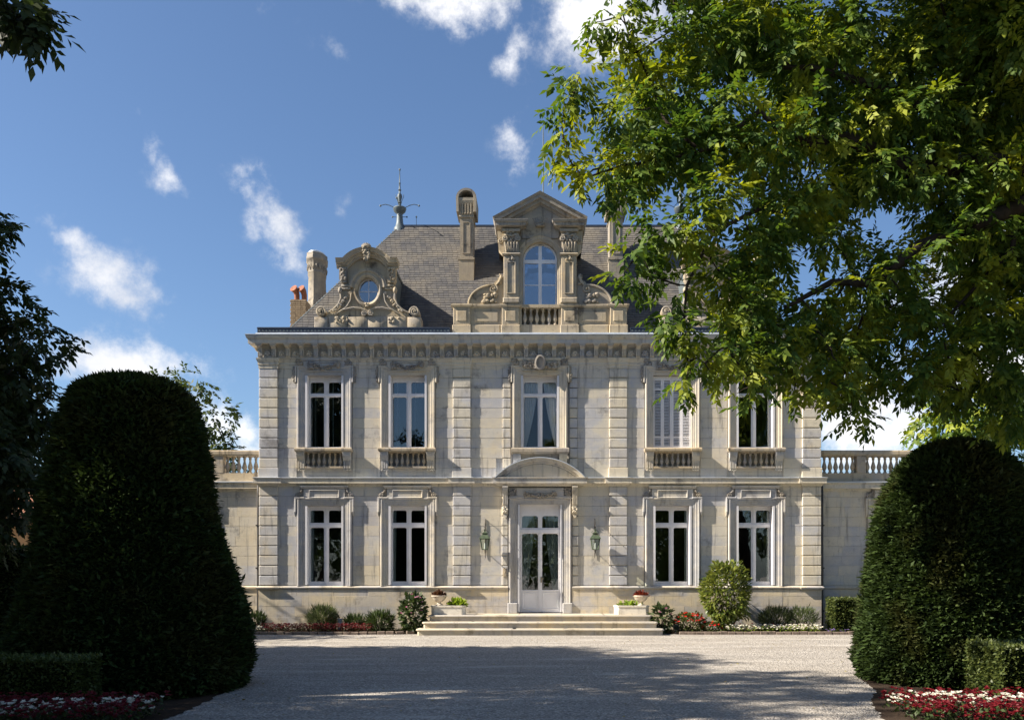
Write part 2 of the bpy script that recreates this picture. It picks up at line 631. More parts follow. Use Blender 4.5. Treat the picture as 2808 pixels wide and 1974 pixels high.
    def blob(s, c, r, n=7, m=4):
        if isinstance(r, (int, float)):
            r = (r, r, r)
        prof = [(math.sin(PI * i / m), -math.cos(PI * i / m)) for i in range(m + 1)]
        vs_ = [(c[0], c[1], c[2] - r[2])]
        for i in range(1, m):
            for k in range(n):
                a = 2 * PI * k / n
                vs_.append((c[0] + r[0] * prof[i][0] * math.cos(a), c[1] + r[1] * prof[i][0] * math.sin(a), c[2] + r[2] * prof[i][1]))
        vs_.append((c[0], c[1], c[2] + r[2]))
        fs = []
        for k in range(n):
            j = (k + 1) % n
            fs.append((0, 1 + j, 1 + k))
            for i in range(m - 2):
                fs.append((1 + i * n + k, 1 + i * n + j, 1 + (i + 1) * n + j, 1 + (i + 1) * n + k))
            fs.append((1 + (m - 2) * n + k, 1 + (m - 2) * n + j, len(vs_) - 1))
        return s.add(vs_, fs)

    def volute(s, cx, cz, y, r, turns=1.6, hand=1, start=90, th=.22, disc=.05):
        """spiral scroll seen from the front; starts at the rim at angle start"""
        pts, rad = [], []
        n = int(turns * 14)
        for i in range(n + 1):
            f = i / n
            a = math.radians(start) + hand * 2 * PI * turns * f
            rr = r * (1 - .86 * f)
            pts.append((cx + rr * math.cos(a), y - .25 * r * f, cz + rr * math.sin(a)))
            rad.append(r * th * (1 - .45 * f))
        s.tube(pts, rad, 6)
        s.blob((cx, y - .25 * r, cz), r * .2, 6, 4)
        if disc:
            prof = [(cx + r * math.cos(2 * PI * k / 16), cz + r * math.sin(2 * PI * k / 16)) for k in range(16)]
            s.prism(prof, y - .01, y + disc)
        return s

    def mirror_x(s, cx=0):
        n = len(s.v)
        s.v += [(2 * cx - x, y, z) for x, y, z in s.v]
        s.f += [tuple(reversed([i + n for i in f])) for f in s.f]
        return s

    def mesh(s, name, mat, smooth=None):
        me = bpy.data.meshes.new(name)
        me.from_pydata(s.v, [], s.f)
        bm = bmesh.new()
        bm.from_mesh(me)
        bmesh.ops.recalc_face_normals(bm, faces=bm.faces)
        bm.to_mesh(me)
        bm.free()
        if smooth:
            me.polygons.foreach_set('use_smooth', [True] * len(me.polygons))
            me.set_sharp_from_angle(angle=math.radians(smooth))
        me.materials.append(M[mat])
        return me

    def build(s, name, mat, parent=None, loc=(0, 0, 0), smooth=None):
        return put(name, s.mesh(name, mat, smooth), parent, loc)


def put(name, me, parent=None, loc=(0, 0, 0), rz=0, scale=None):
    o = bpy.data.objects.new(name, me)
    COL.objects.link(o)
    o.location = loc
    o.rotation_euler = (0, 0, rz)
    if scale:
        o.scale = scale
    if parent is not None:
        o.parent = parent
    return o


def thing(name, label, cat, loc=(0, 0, 0), group=None, rz=0):
    o = put(name, None, None, loc, rz)
    o['label'] = label
    o['category'] = cat
    if group:
        o['group'] = group
    return o


def tag(o, label=None, cat=None, group=None, kind=None):
    for k, v in (('label', label), ('category', cat), ('group', group), ('kind', kind)):
        if v:
            o[k] = v
    return o


def XY(a, b, h):
    return (a, b, h)


def arc(cx, cz, r, a0, a1, n, sz=1.0):
    return [(cx + r * math.cos(math.radians(a0 + (a1 - a0) * i / n)), cz + sz * r * math.sin(math.radians(a0 + (a1 - a0) * i / n))) for i in range(n + 1)]


def relief(mb, x0, x1, z0, z1, y, n, r, seed=1, dens=None):
    """cluster of carved foliage lumps on a panel"""
    q = random.Random(seed)
    for _ in range(n):
        x, z = q.uniform(x0, x1), q.uniform(z0, z1)
        if dens and not dens(x, z):
            continue
        k = r * q.uniform(.6, 1.25)
        mb.blob((x, y - .2 * k, z), (k * q.uniform(.7, 1.4), k * .9, k * q.uniform(.7, 1.3)), 6, 4)


def swag(mb, cx, cz, w, drop, y, r=.045, seed=3):
    """garland of fruit and leaves between two bows"""
    q = random.Random(seed)
    n = 62
    for i in range(n + 1):
        u = -1 + 2 * i / n
        x = cx + u * w + q.uniform(-.015, .015)
        fat = r * (1.15 - .6 * abs(u))
        z = cz - drop * (1 - u * u) + q.uniform(-1, 1) * fat
        k = .019 + .015 * q.random()
        mb.blob((x, y - q.uniform(-.02, .025), z), (k * q.uniform(.8, 1.5), k * 1.2, k), 6, 4)
    for sg in (-1, 1):
        for j in range(12):
            mb.blob((cx + sg * (w + q.uniform(-.05, .07)), y - .01, cz + q.uniform(-.10, .07)), .018 + .014 * q.random(), 6, 4)
        mb.tube([(cx + sg * w, y, cz), (cx + sg * (w + .06), y - .02, cz + .05), (cx + sg * (w + .10), y, cz - .02), (cx + sg * (w + .07), y, cz - .12)], [.012, .02, .018, .008], 5)


# ------------------------------------------------------------------ the chateau
CH = thing('chateau', 'two storey pale limestone chateau with slate hipped roof and white windows', 'chateau')

WU = [-6.565, -4.03, 4.03, 6.56]      # side window axes
HW = .583                             # half window opening
ZU0, ZU1 = 5.564, 7.79
ZL0, ZL1 = 1.375, 3.82
DOOR = (-.70, .70, .54, 3.86)
PILS = [(-8.55, -7.98), (-2.65, -2.11), (2.11, 2.65), (7.98, 8.55)]

# --- core of the walls, with openings
openings = []
for x in WU:
    openings.append((x - HW, x + HW, ZL0, ZL1))
    openings.append((x - HW, x + HW, ZU0, ZU1))
    openings.append((x - .57, x + .57, 4.98, 5.44))     # recess behind the balusters
openings.append((-HW, HW, ZU0, ZU1))
openings.append(DOOR)
core = MB()
xs = sorted({-8.5, 8.5} | {v for o in openings for v in o[:2]})
for i in range(len(xs) - 1):
    a, b = xs[i], xs[i + 1]
    cuts = sorted((o[2], o[3]) for o in openings if o[0] <= a + 1e-6 and o[1] >= b - 1e-6)
    z = -.3
    for c0, c1 in cuts:
        if c0 > z:
            core.box(a, b, .035, .48, z, c0)
        z = c1
    core.box(a, b, .035, .48, z, 9.0)
for x in WU:
    core.box(x - .57, x + .57, .26, .45, 4.98, 5.44)
core.box(-8.5, -8.05, .48, 12, -.3, 9.0)
core.box(8.05, 8.5, .48, 12, -.3, 9.0)
core.box(-8.05, 8.05, 11.6, 12, -.3, 9.0)
WALL = core.build('wall', 'ashlar_plain', CH)
it = MB()
it.box(-8.04, 8.04, .49, 11.59, .38, .53)
it.box(-8.04, 8.04, .49, 11.59, 4.55, 4.85)
it.box(-8.04, 8.04, .49, 11.59, 8.6, 8.85)
it.box(-8.04, 8.04, 5.2, 5.35, .53, 8.6)
for x in (-5.3, -2.3, 2.3, 5.3):
    it.box(x - .08, x + .08, .49, 5.2, .53, 8.6)
it.build('interior_partition', 'interior', CH)

# --- ashlar blocks of the plain wall fields
SUR_HALF = .88
obst = []
for x in WU:
    obst.append((x - .865, x + .865, ZL0, 3.6))
    obst.append((x - .89, x + .89, 3.6, 4.06))
    obst.append((x - .63, x + .63, 4.06, 4.40))
    obst.append((x - .85, x + .85, 4.90, 5.56))
    obst.append((x - .85, x + .85, 5.56, 7.42))
    obst.append((x - .875, x + .875, 7.42, 8.03))
    obst.append((x - .63, x + .63, 8.03, 8.30))
obst.append((-1.14, 1.14, 4.66, 8.30))
obst.append((-1.34, 1.34, 4.66, 5.15))
obst.append((-1.15, 1.15, 0, 4.4))
for a, b in PILS:
    obst.append((a, b, 0, 9))
seed = random.Random(21)


def lay(courses, x0, x1, parent, y0, y1, mat, blk=.86, obstacles=obst, name='stone', gap=.0016, c=.004):
    n = 0
    for i, (z0, z1) in enumerate(courses):
        zm0, zm1 = z0 + .02, z1 - .02
        iv = sorted((a, b) for a, b, c0, c1 in obstacles if c0 < zm1 and c1 > zm0)
        segs, x = [], x0
        for a, b in iv:
            if a > x:
                segs.append((x, min(a, x1)))
            x = max(x, b)
        if x < x1:
            segs.append((x, x1))
        for a, b in segs:
            if b - a < .03:
                continue
            k = max(1, round((b - a) / blk + (.25 if i % 2 else -.2)))
            cuts = [a + (b - a) * (j + (seed.uniform(-.16, .16) if 0 < j < k else 0)) / k for j in range(k + 1)]
            for j in range(k):
                yy = y0 + seed.uniform(-.002, .003)
                MB().cbox(cuts[j] + gap, cuts[j + 1] - gap, yy, y1, z0 + gap, z1 - gap, c).build(name, mat, parent)
                n += 1
    return n


low = [(1.39 + .3022 * i, 1.39 + .3022 * (i + 1)) for i in range(9)] + [(4.11, 4.41)]
upp = [(4.67, 4.96)] + [(4.96 + .3044 * i, 4.96 + .3044 * (i + 1)) for i in range(9)] + [(7.70, 8.0), (8.0, 8.30)]
n1 = lay(low, -7.98, 7.98, WALL, 0.0, .045, 'ashlar', 1.0)
n2 = lay(upp, -7.98, 7.98, WALL, 0.0, .045, 'ashlar', 1.0)
PL = MB().box(-8.5, -.98, -.035, .03, -.3, 1.25).box(.98, 8.5, -.035, .03, -.3, 1.25).build('plinth', 'plinth', CH)
n3 = lay([(0.05, .44), (.44, .753), (.753, 1.066), (1.066, 1.262)], -8.56, -.97, PL, -.06, -.02, 'plinth', 1.15, [])
n3 += lay([(0.05, .44), (.44, .753), (.753, 1.066), (1.066, 1.262)], .97, 8.56, PL, -.06, -.02, 'plinth', 1.15, [])
print('stones', n1, n2, n3)

# --- giant and lesser pilasters, each block its own stone


def pilaster(x0, x1, lower, upper, y=-.06, bases=True):
    pm = MB()
    if lower:
        pm.box(x0 + .03, x1 - .03, y + .05, .05, 1.28, 4.40)
    if upper:
        pm.box(x0 + .03, x1 - .03, y + .05, .05, 4.67, 8.29)
    P = pm.build('pilaster', 'ashlar', CH)
    key = round(x1 - x0, 3)
    zs = []
    if lower:
        zs += low
    if upper:
        zs += upp[1:-1] if bases else upp[:-1]
    for z0, z1 in zs:
        k = ('blk', key, round(z1 - z0, 3), y)
        if k not in cache:
            cache[k] = MB().cbox(-(x1 - x0) / 2, (x1 - x0) / 2, y, y + .06, .013, z1 - z0 - .013, .014).mesh('quoin_block', 'ashlar')
        put('quoin_block', cache[k], P, ((x0 + x1) / 2, seed.uniform(-.002, .002), z0))
    if upper and bases:
        MB().cbox(x0 - .025, x1 + .025, y - .03, .0, 4.665, 4.955, .012).build('pilaster_base', 'ashlar', P)
    return P


cache = {}
for a, b in PILS:
    pilaster(a, b, True, True)
for s_ in (-1, 1):
    a, b = sorted((s_ * .985, s_ * 1.165))
    pilaster(a, b, True, False, -.035)
    a, b = sorted((s_ * .90, s_ * 1.135))
    pilaster(a, b, False, True, -.04, False)


def broken(y0, y1, x_end=8.55, extra=()):
    br = sorted(PILS + list(extra))
    pts = []
    for a, b in br:
        if not pts:
            pts += [(a, .3), (a, y1), (b, y1), (b, y0)]
        elif b >= x_end - .01:
            pts += [(a, y0), (a, y1), (b, y1), (b, .3)]
        else:
            pts += [(a, y0), (a, y1), (b, y1), (b, y0)]
    return pts


# string course, plinth cap, upper architrave band, base moulding
SC = MB().sweep(broken(0, -.06), [(0, 4.40), (.02, 4.405), (.035, 4.44), (.05, 4.46), (.06, 4.485), (.13, 4.49), (.13, 4.63), (.15, 4.642), (0, 4.668)], XY).build('string_course', 'ashlar', CH, smooth=30)
MB().sweep(broken(0, -.06), [(.135, 4.646), (.158, 4.646), (.158, 4.660), (.02, 4.682), (.0, 4.682)], XY).build('flashing', 'zinc', SC)
capp = [(0, 1.25), (.03, 1.262), (.06, 1.285), (.07, 1.31), (.07, 1.34), (.03, 1.365), (0, 1.375)]
bp = broken(-.02, -.075)
for run in ([p for p in bp if p[0] < 0] + [(-.975, -.02)], [(.975, -.02)] + [p for p in bp if p[0] > 0]):
    MB().sweep(run, capp, XY).build('plinth_cap', 'plinth', CH, smooth=30)
MB().sweep(broken(0, -.06), [(0, 7.985), (.012, 7.99), (.012, 8.08), (.03, 8.095), (.03, 8.17), (.045, 8.19), (.065, 8.25), (.07, 8.292), (0, 8.292)], XY).build('architrave_band', 'ashlar', CH, smooth=30)

# main cornice
cpath = [(-8.55, 8), (-8.55, -.06), (8.55, -.06), (8.55, 8)]
CO = MB().sweep(cpath, [(-.1, 8.28), (.035, 8.28), (.035, 8.31), (-.03, 8.32), (-.03, 8.62), (.0, 8.64), (.03, 8.685), (.255, 8.69), (.255, 8.80), (.275, 8.815), (.30, 8.86), (.315, 8.905), (.315, 8.925), (-.1, 8.95)], XY).build('cornice', 'carved', CH, smooth=30)
MB().sweep(cpath, [(.29, 8.926), (.325, 8.928), (.33, 8.945), (.31, 8.955), (-.16, 9.035), (-.3, 9.035)], XY).build('zinc_gutter', 'zinc', CO, smooth=30)
# modillion bracket and rosette between
bm_ = MB()
bm_.prism_x([(0, 8.30), (-.055, 8.31), (-.06, 8.35), (-.075, 8.50), (-.11, 8.57), (-.175, 8.60), (-.215, 8.615), (-.215, 8.688), (0, 8.688)], -.066, .066)
bm_.box(-.095, .095, -.235, 0, 8.645, 8.689)
for dx in (-.045, 0, .045):
    bm_.box(dx - .011, dx + .011, -.10, -.05, 8.34, 8.53)
BR = bm_.mesh('bracket', 'carved')
rs = MB()
for k in range(7):
    a = PI * k / 6
    rs.tube([(0, -.01, 8.40), (.065 * math.cos(a), -.055, 8.41 + .075 * math.sin(a)), (.115 * math.cos(a), -.03, 8.41 + .135 * math.sin(a))], [.018, .030, .008], 5)
rs.blob((0, -.05, 8.40), .04, 6, 4)
rs.box(-.11, .11, -.04, 0, 8.325, 8.37)
relief(rs, -.12, .12, 8.36, 8.42, -.03, 8, .026, 4)
RS = rs.mesh('rosette', 'carved', 50)
nb = 41
pit = 17.0 / (nb - 1)
for i in range(nb):
    x = -8.5 + pit * i
    put('bracket', BR, CO, (x, -.06, 0))
    if i < nb - 1:
        put('rosette', RS, CO, (x + pit / 2, -.034, 0))
for k in range(5):       # returns along the sides
    put('bracket', BR, CO, (-8.55, .40 + k * .43, 0), -PI / 2)
    put('bracket', BR, CO, (8.55, .40 + k * .43, 0), PI / 2)

# --- window joinery


def pane_fill(mb, x0, x1, z0, z1, y, r=.06):
    """rounded upper corners of a pane"""
    for sx, cx in ((-1, x0), (1, x1)):
        ox = cx - sx * r
        oz = z1 - r
        pts = [(cx, z1)] + [(ox + sx * r * math.cos(PI / 2 * k / 5), oz + r * math.sin(PI / 2 * k / 5)) for k in range(6)]
        mb.prism(pts if sx < 0 else list(reversed(pts)), y, y + .045)


def make_window_meshes(z0, z1, rows, hw=HW, glass='glass'):
    w = MB()
    p0, p1 = .072, .492
    yf, yb = .235, .30
    w.box(-hw, -p1, yf, yb, z0, z1)
    w.box(p1, hw, yf, yb, z0, z1)
    w.box(-p0, p0, yf, yb, z0, z1)
    zz = z0
    for a, b in list(rows) + [(z1, None)]:
        w.box(-p1, -p0, yf, yb, zz, a)
        w.box(p0, p1, yf, yb, zz, a)
        zz = b
    tz0, tz1 = rows[0][1], rows[1][0]
    w.box(-hw, hw, yf - .03, yf - .001, tz0 + .015, tz1 - .045)       # transom moulding
    w.box(-.026, .026, yf - .022, yf - .001, z0 + .02, tz0 + .012)
    w.box(-.018, .018, yf - .014, yf - .001, tz1, z1 - .02)
    w.box(-hw, hw, yf - .05, yf - .001, z0, z0 + .03)
    for a, b in rows:
        for sx in (-1, 1):
            x0, x1 = sorted((sx * p0, sx * p1))
            pane_fill(w, x0, x1, a, b, yf + .004)
            e = .012
            w.box(x0 + .002, x1 - .002, yf + .045, yb - .002, a + .002, a + e)
    panes = []
    for a, b in rows:
        panes.append(MB().box(-(p1 - p0) / 2 - .01, (p1 - p0) / 2 + .01, yf + .036, yf + .042, a - .008, b + .008).mesh('pane', glass))
    sh = MB()
    for k in range(2):
        sh.box(-.03 + .031 * k, -.003 + .031 * k, -.045, .20, z0 + .03, z1 - .015)
    for zz in (z0 + .35, (z0 + z1) / 2, z1 - .35):
        sh.box(-.034, -.030, .0, .05, zz, zz + .09)
    fr = w.mesh('window_frame', 'paint')
    return fr, panes, sh.mesh('folded_shutter', 'paint'), (p0, p1)


def curtain_mesh(x0t, x1t, x0b, x1b, z0, z1, y=.345, waves=7):
    n, m = waves * 6, 14
    vs_, fs = [], []
    for j in range(m + 1):
        f = j / m
        g = f ** 1.5
        for i in range(n + 1):
            u = i / n
            xa = x0t + (x1t - x0t) * u
            xb = x0b + (x1b - x0b) * u
            x = xa + (xb - xa) * g
            vs_.append((x, y + .022 * math.sin(u * waves * 2 * PI + .6 * math.sin(3 * u)), z1 - (z1 - z0) * f))
    for j in range(m):
        for i in range(n):
            a = j * (n + 1) + i
            fs.append((a, a + 1, a + n + 2, a + n + 1))
    mb = MB()
    mb.add(vs_, fs)
    return mb.mesh('curtain', 'curtain', 80)


up_rows = [(ZU0 + .075, ZU0 + 1.60), (ZU0 + 1.715, ZU0 + 2.055)]
lo_rows = [(ZL0 + .135, ZL0 + 1.785), (ZL0 + 1.935, ZL0 + 2.315)]
UPW = make_window_meshes(ZU0, ZU1, up_rows)
LOW = make_window_meshes(ZL0, ZL1, lo_rows)
UPC = make_window_meshes(ZU0, ZU1, up_rows, glass='glass_clear')


def place_window(x, kit, curtains=(), shutters=True):
    fr, panes, sh, (p0, p1) = kit
    W = put('window', None, CH, (x, 0, 0))
    put('window_frame', fr, W)
    for pm in panes:
        for sx in (-1, 1):
            put('pane', pm, W, (sx * (p0 + p1) / 2, 0, 0))
    if shutters:
        for sx in (-1, 1):
            put('folded_shutter', sh, W, (sx * (HW - .034), 0, 0))
    for c in curtains:
        put('curtain', c, W)
    return W


cu_thin_l = curtain_mesh(-.57, -.40, -.57, -.42, ZL0 + .05, ZL1 - .05, waves=3)
cu_thin_r = curtain_mesh(.42, .57, .42, .57, ZL0 + .05, ZL1 - .05, waves=3)
cu_up_l = curtain_mesh(-.57, -.05, -.52, -.44, ZU0 + .05, ZU1 - .05, waves=7)
cu_up_r = curtain_mesh(.10, .57, .47, .56, ZU0 + .05, ZU1 - .05, waves=7)
cu_edge = curtain_mesh(-.38, -.35, -.38, -.35, ZU0 + .05, ZU1 - .05, waves=1)
cu_edge2 = curtain_mesh(.17, .20, .17, .20, ZU0 + .05, ZU1 - .05, waves=1)
place_window(WU[0], UPW, (cu_edge, cu_edge2))
place_window(WU[1], UPW, (cu_edge, cu_edge2))
place_window(0, UPC, (cu_up_l, cu_up_r))
w4 = place_window(WU[2], UPW, shutters=False)
place_window(WU[3], UPW)
place_window(WU[0], LOW, (cu_thin_l,))
place_window(WU[1], LOW, (cu_thin_l,))
place_window(WU[2], LOW, (cu_thin_r,))
place_window(WU[3], LOW, (cu_thin_r,))

# closed louvred shutters of one upper window
sl = MB()
for k in range(4):
    xa = -.575 + .2885 * k
    xb = xa + .2845
    yy = .10 + (.012 if k in (1, 2) else 0)
    sl.box(xa, xa + .05, yy, yy + .035, ZU0 + .01, ZU1 - .015)
    sl.box(xb - .05, xb, yy, yy + .035, ZU0 + .01, ZU1 - .015)
    for z0, z1 in ((ZU0 + .01, ZU0 + .09), (ZU0 + .33, ZU0 + .39), (ZU0 + 1.78, ZU0 + 1.84), (ZU1 - .14, ZU1 - .015)):
        sl.box(xa + .05, xb - .05, yy, yy + .035, z0, z1)
    z = ZU0 + .10
    while z < ZU1 - .16:
        if not (ZU0 + .305 < z < ZU0 + .39 or ZU0 + 1.755 < z < ZU0 + 1.84):
            q = [(xa + .05, yy - .004, z), (xb - .05, yy - .004, z), (xb - .05, yy + .034, z + .030), (xa + .05, yy + .034, z + .030)]
            q += [(a, b, c + .006) for a, b, c in q]
            sl.add(q, [(0, 1, 2, 3), (7, 6, 5, 4), (0, 4, 5, 1), (1, 5, 6, 2), (2, 6, 7, 3), (3, 7, 4, 0)])
        z += .046
sl.build('louvred_shutter', 'paint', CH, (WU[2], 0, 0))

# --- stone surrounds
AR = [(-.25, 0), (-.25, .055), (-.235, .075), (-.20, .08), (-.185, .06), (-.12, .055), (-.11, .04), (-.05, .035), (-.045, .022), (0, .02), (0, -.05)]


def XZ(a, b, h):
    return (a, -h, b)


def surround_lower():
    a = MB()
    hw = HW
    a.sweep([(-hw, ZL0), (-hw, ZL1), (hw, ZL1), (hw, ZL0)], AR, XZ)
    # ears
    for s_ in (-1, 1):
        x0, x1 = sorted((s_ * .845, s_ * .905))
        a.cbox(x0, x1, -.085, 0, 3.62, 4.062, .012)
        x0, x1 = sorted((s_ * .60, s_ * .905))
        a.cbox(x0, x1, -.088, 0, 4.03, 4.075, .01)
        a.cbox(x0, x1, -.07, 0, 3.99, 4.028, .01)
        a.prism_x([(0, 3.50), (-.04, 3.50), (-.075, 3.56), (-.085, 3.618), (0, 3.618)], *sorted((s_ * .855, s_ * .90)))
    # tablet
    a.cbox(-.635, .635, -.06, 0, 4.0, 4.33, .012)
    a.sweep([(-.70, 0), (-.70, -.075), (.70, -.075), (.70, 0)], [(-.08, 4.33), (0, 4.335), (.02, 4.37), (.035, 4.40), (.035, 4.418), (-.08, 4.418)], XY)
    a.sweep([(-.46, 4.045), (-.46, 4.30), (.46, 4.30), (.46, 4.045)], [(0, .055), (0, .085), (.02, .088), (.035, .062), (.035, .055)], XZ, closed=True)
    A = a.mesh('surround', 'carved', 30)
    out = []
    for s_ in (-1, 1):
        b = MB()
        b.volute(s_ * .81, 4.135, -.06, .075, 1.5, s_, 90, .28)
        b.tube([(s_ * .81, -.05, 4.205), (s_ * .74, -.06, 4.21), (s_ * .69, -.06, 4.27), (s_ * .68, -.05, 4.33)], [.02, .028, .03, .02], 6)
        b.volute(s_ * .70, 4.325, -.05, .045, 1.2, s_, -90, .28)
        b.box(*sorted((s_ * .645, s_ * .72)), -.03, 0, 4.08, 4.28)
        out.append(b.mesh('scroll_ornament', 'garland', 50))
    return A, out


def surround_upper(crest=False):
    a = MB()
    hw = HW
    a.sweep([(-hw, ZU0), (-hw, ZU1), (hw, ZU1), (hw, ZU0)], AR, XZ)
    for s_ in (-1, 1):
        a.cbox(*sorted((s_ * .84, s_ * .885)), -.085, 0, 7.56, 8.055, .012)
        a.cbox(*sorted((s_ * .60, s_ * .885)), -.088, 0, 8.015, 8.062, .01)
    a.cbox(-.635, .635, -.065, 0, 7.99, 8.20, .012)
    a.sweep([(-.66, 0), (-.66, -.072), (.66, -.072), (.66, 0)], [(-.08, 8.20), (0, 8.205), (.02, 8.24), (.03, 8.27), (.03, 8.282), (-.08, 8.282)], XY)
    a.sweep([(-.54, 7.90), (-.54, 8.175), (.54, 8.175), (.54, 7.90)], [(0, .055), (0, .082), (.018, .085), (.03, .06), (.03, .055)], XZ, closed=True)
    A = a.mesh('surround', 'carved', 30)
    b = MB()
    if crest:
        swag(b, 0, 8.14, .46, .11, -.10, .068, 8)
        pts = [(.14 * math.cos(t) * (1 - .15 * math.sin(t)), 8.13 + .20 * math.sin(t)) for t in [2 * PI * k / 18 for k in range(18)]]
        b.prism(pts, -.19, -.06)
        b.sweep(pts, [(0, .17), (-.02, .23), (.03, .22), (.03, .17)], XZ, closed=True)
        relief(b, -.16, .16, 8.22, 8.36, -.14, 18, .042, 6)
        relief(b, -.48, .48, 7.98, 8.15, -.09, 56, .048, 9)
    else:
        swag(b, 0, 8.13, .40, .13, -.095, .062, 3)
        relief(b, -.48, -.34, 7.98, 8.16, -.09, 12, .042, 5)
        relief(b, .34, .48, 7.98, 8.16, -.09, 12, .042, 6)
    c = MB()
    relief(c, -.085, .085, 8.08, 8.25, -.06, 26, .036, 12)
    c.box(-.085, .085, -.05, 0, 8.07, 8.26)
    d = MB()
    relief(d, -.04, .04, 7.62, 8.05, -.045, 30, .032, 14)
    d.volute(0, 7.60, -.04, .042, 1.2, -1, 90, .3)
    d.box(-.035, .035, -.03, 0, 7.60, 8.05)
    return A, (b.mesh('carved_garland', 'garland', 50), c.mesh('corner_carving', 'garland', 50), d.mesh('leaf_drop', 'garland', 50))


def ornament_upper(par, o):
    put('carved_garland', o[0], par)
    for s_ in (-1, 1):
        put('corner_carving', o[1], par, (s_ * .745, 0, 0))
        put('leaf_drop', o[2], par, (s_ * .915, 0, 0))


SL, SLO = surround_lower()
SU, SUO = surround_upper()
SU3, SUO3 = surround_upper(True)
for x in WU:
    s1 = put('window_surround', SL, CH, (x, 0, 0))
    for o_ in SLO:
        put('scroll_ornament', o_, s1)
    s2 = put('window_surround', SU, CH, (x, 0, 0))
    ornament_upper(s2, SUO)
s3 = put('window_surround', SU3, CH, (0, -.03, 0))
ornament_upper(s3, SUO3)

# --- balconets under the upper windows
BALP = [(.030, 0), (.045, .005), (.045, .03), (.028, .045), (.034, .075), (.056, .125), (.060, .155), (.048, .20), (.030, .26), (.024, .31), (.036, .33), (.036, .345), (.026, .355), (.045, .375), (.045, .40)]
BAL = MB().lathe(BALP, n=10).mesh('baluster', 'balstone', 50)
bk = MB()
bk.prism_x([(0, 4.90), (-.05, 4.905), (-.07, 4.94), (-.075, 5.10), (-.10, 5.20), (-.16, 5.27), (-.19, 5.32), (-.19, 5.40), (0, 5.40)], -.115, .115)
bk.box(-.125, .125, -.20, 0, 5.395, 5.435)
for dx in (-.07, 0, .07):
    bk.box(dx - .02, dx + .02, -.095, -.05, 4.95, 5.16)
    bk.blob((dx, -.06, 4.90), (.026, .03, .03), 6, 4)
BK = bk.mesh('bracket', 'carved', 40)
rl = MB()
rl.sweep([(-.83, 0), (-.83, -.20), (-.58, -.20), (-.58, -.17), (.58, -.17), (.58, -.20), (.83, -.20), (.83, 0)], [(-.15, 5.435), (.015, 5.437), (.03, 5.46), (.04, 5.48), (.04, 5.535), (.02, 5.56), (-.15, 5.563)], XY)
rl.box(-.70, .70, -.08, .05, 5.44, 5.555)
rl.box(-.585, .585, -.10, .05, 4.955, 5.005)
rl.box(-.585, .585, -.10, .05, 5.41, 5.433)
RL = rl.mesh('balcony_rail', 'balstone')
for x in WU:
    B = put('balconet', RL, CH, (x, 0, 0))
    for s_ in (-1, 1):
        put('bracket', BK, B, (s_ * .70, 0, 0))
    for k in range(7):
        put('baluster', BAL, B, (-.495 + .165 * k, -.035, 5.005))
# sill of the central upper window
sc3 = MB()
sc3.sweep([(-.84, 0), (-.84, -.19), (.84, -.19), (.84, 0)], [(-.15, 5.37), (.0, 5.375), (.02, 5.40), (.04, 5.43), (.04, 5.52), (.02, 5.555), (-.15, 5.563)], XY)
sc3.box(-.60, .60, -.09, .03, 4.9, 5.371)
S3 = sc3.build('window_sill', 'balstone', CH)
for s_ in (-1, 1):
    MB().prism_x([(0, 5.05), (-.05, 5.06), (-.09, 5.16), (-.15, 5.24), (-.17, 5.37), (0, 5.37)], -.12, .12).build('bracket', 'carved', S3, (s_ * .70, -.03, 0), 40)

# --- door
DW = put('entrance_door', None, CH, (0, 0, 0))
d = MB()
z0, z1 = .571, 3.86
yf, yb = .20, .27
p0, p1 = .065, .555
rows = [(1.255, 2.975), (3.155, 3.52)]
d.box(-.70, -p1, yf, yb, z0, z1).box(p1, .70, yf, yb, z0, z1).box(-p0, p0, yf, yb, z0, z1)
zz = z0
for a, b in rows + [(z1, None)]:
    d.box(-p1, -p0, yf, yb, zz, a).box(p0, p1, yf, yb, zz, a)
    zz = b
for a, b in rows:
    pane_fill(d, -p1, -p0, a, b, yf + .004, .07)
    pane_fill(d, p0, p1, a, b, yf + .004, .07)
d.box(-.70, .70, yf - .035, yf - .001, 2.995, 3.10)
d.box(-.028, .028, yf - .028, yf - .001, z0 + .02, 2.99)
for s_ in (-1, 1):
    x0, x1 = sorted((s_ * (p0 + .02), s_ * (p1 - .01)))
    d.sweep([(x0, .66), (x0, 1.17), (x1, 1.17), (x1, .66)], [(0, -yf), (0, -yf + .016), (.02, -yf + .018), (.035, -yf)], XZ, closed=True)
    d.box(x0, x1, yf - .02, yf - .001, 1.215, 1.24)
put('door_leaf', d.mesh('door_leaf', 'paint'), DW)
for a, b in rows:
    pm = MB().box(-.25, .25, yf + .036, yf + .042, a - .006, b + .006).mesh('pane', 'glass')
    for s_ in (-1, 1):
        put('pane', pm, DW, (s_ * (p0 + p1) / 2, 0, 0))
for s_ in (-1, 1):
    MB().box(-.03, -.003, -.04, .17, z0 + .01, z1 - .01).box(.001, .028, -.035, .17, z0 + .01, z1 - .01).build('folded_shutter', 'paint', DW, (s_ * .648, 0, 0))
hd = MB()
hd.box(.015, .05, yf - .045, yf - .028, 1.48, 1.66)
hd.tube([(.032, yf - .04, 1.60), (.032, yf - .085, 1.60), (.11, yf - .09, 1.60)], .011, 6)
hd.build('door_handle', 'brass', DW)
put('curtain', curtain_mesh(-.68, -.14, -.68, -.50, .60, 3.8, y=.45, waves=6), DW)
put('curtain', curtain_mesh(.14, .68, .50, .68, .60, 3.8, y=.45, waves=6), DW)
DS = put('door_surround', None, CH)
a = MB()
a.sweep([(-.70, .60), (-.70, 3.86), (.70, 3.86), (.70, .60)], AR, XZ)
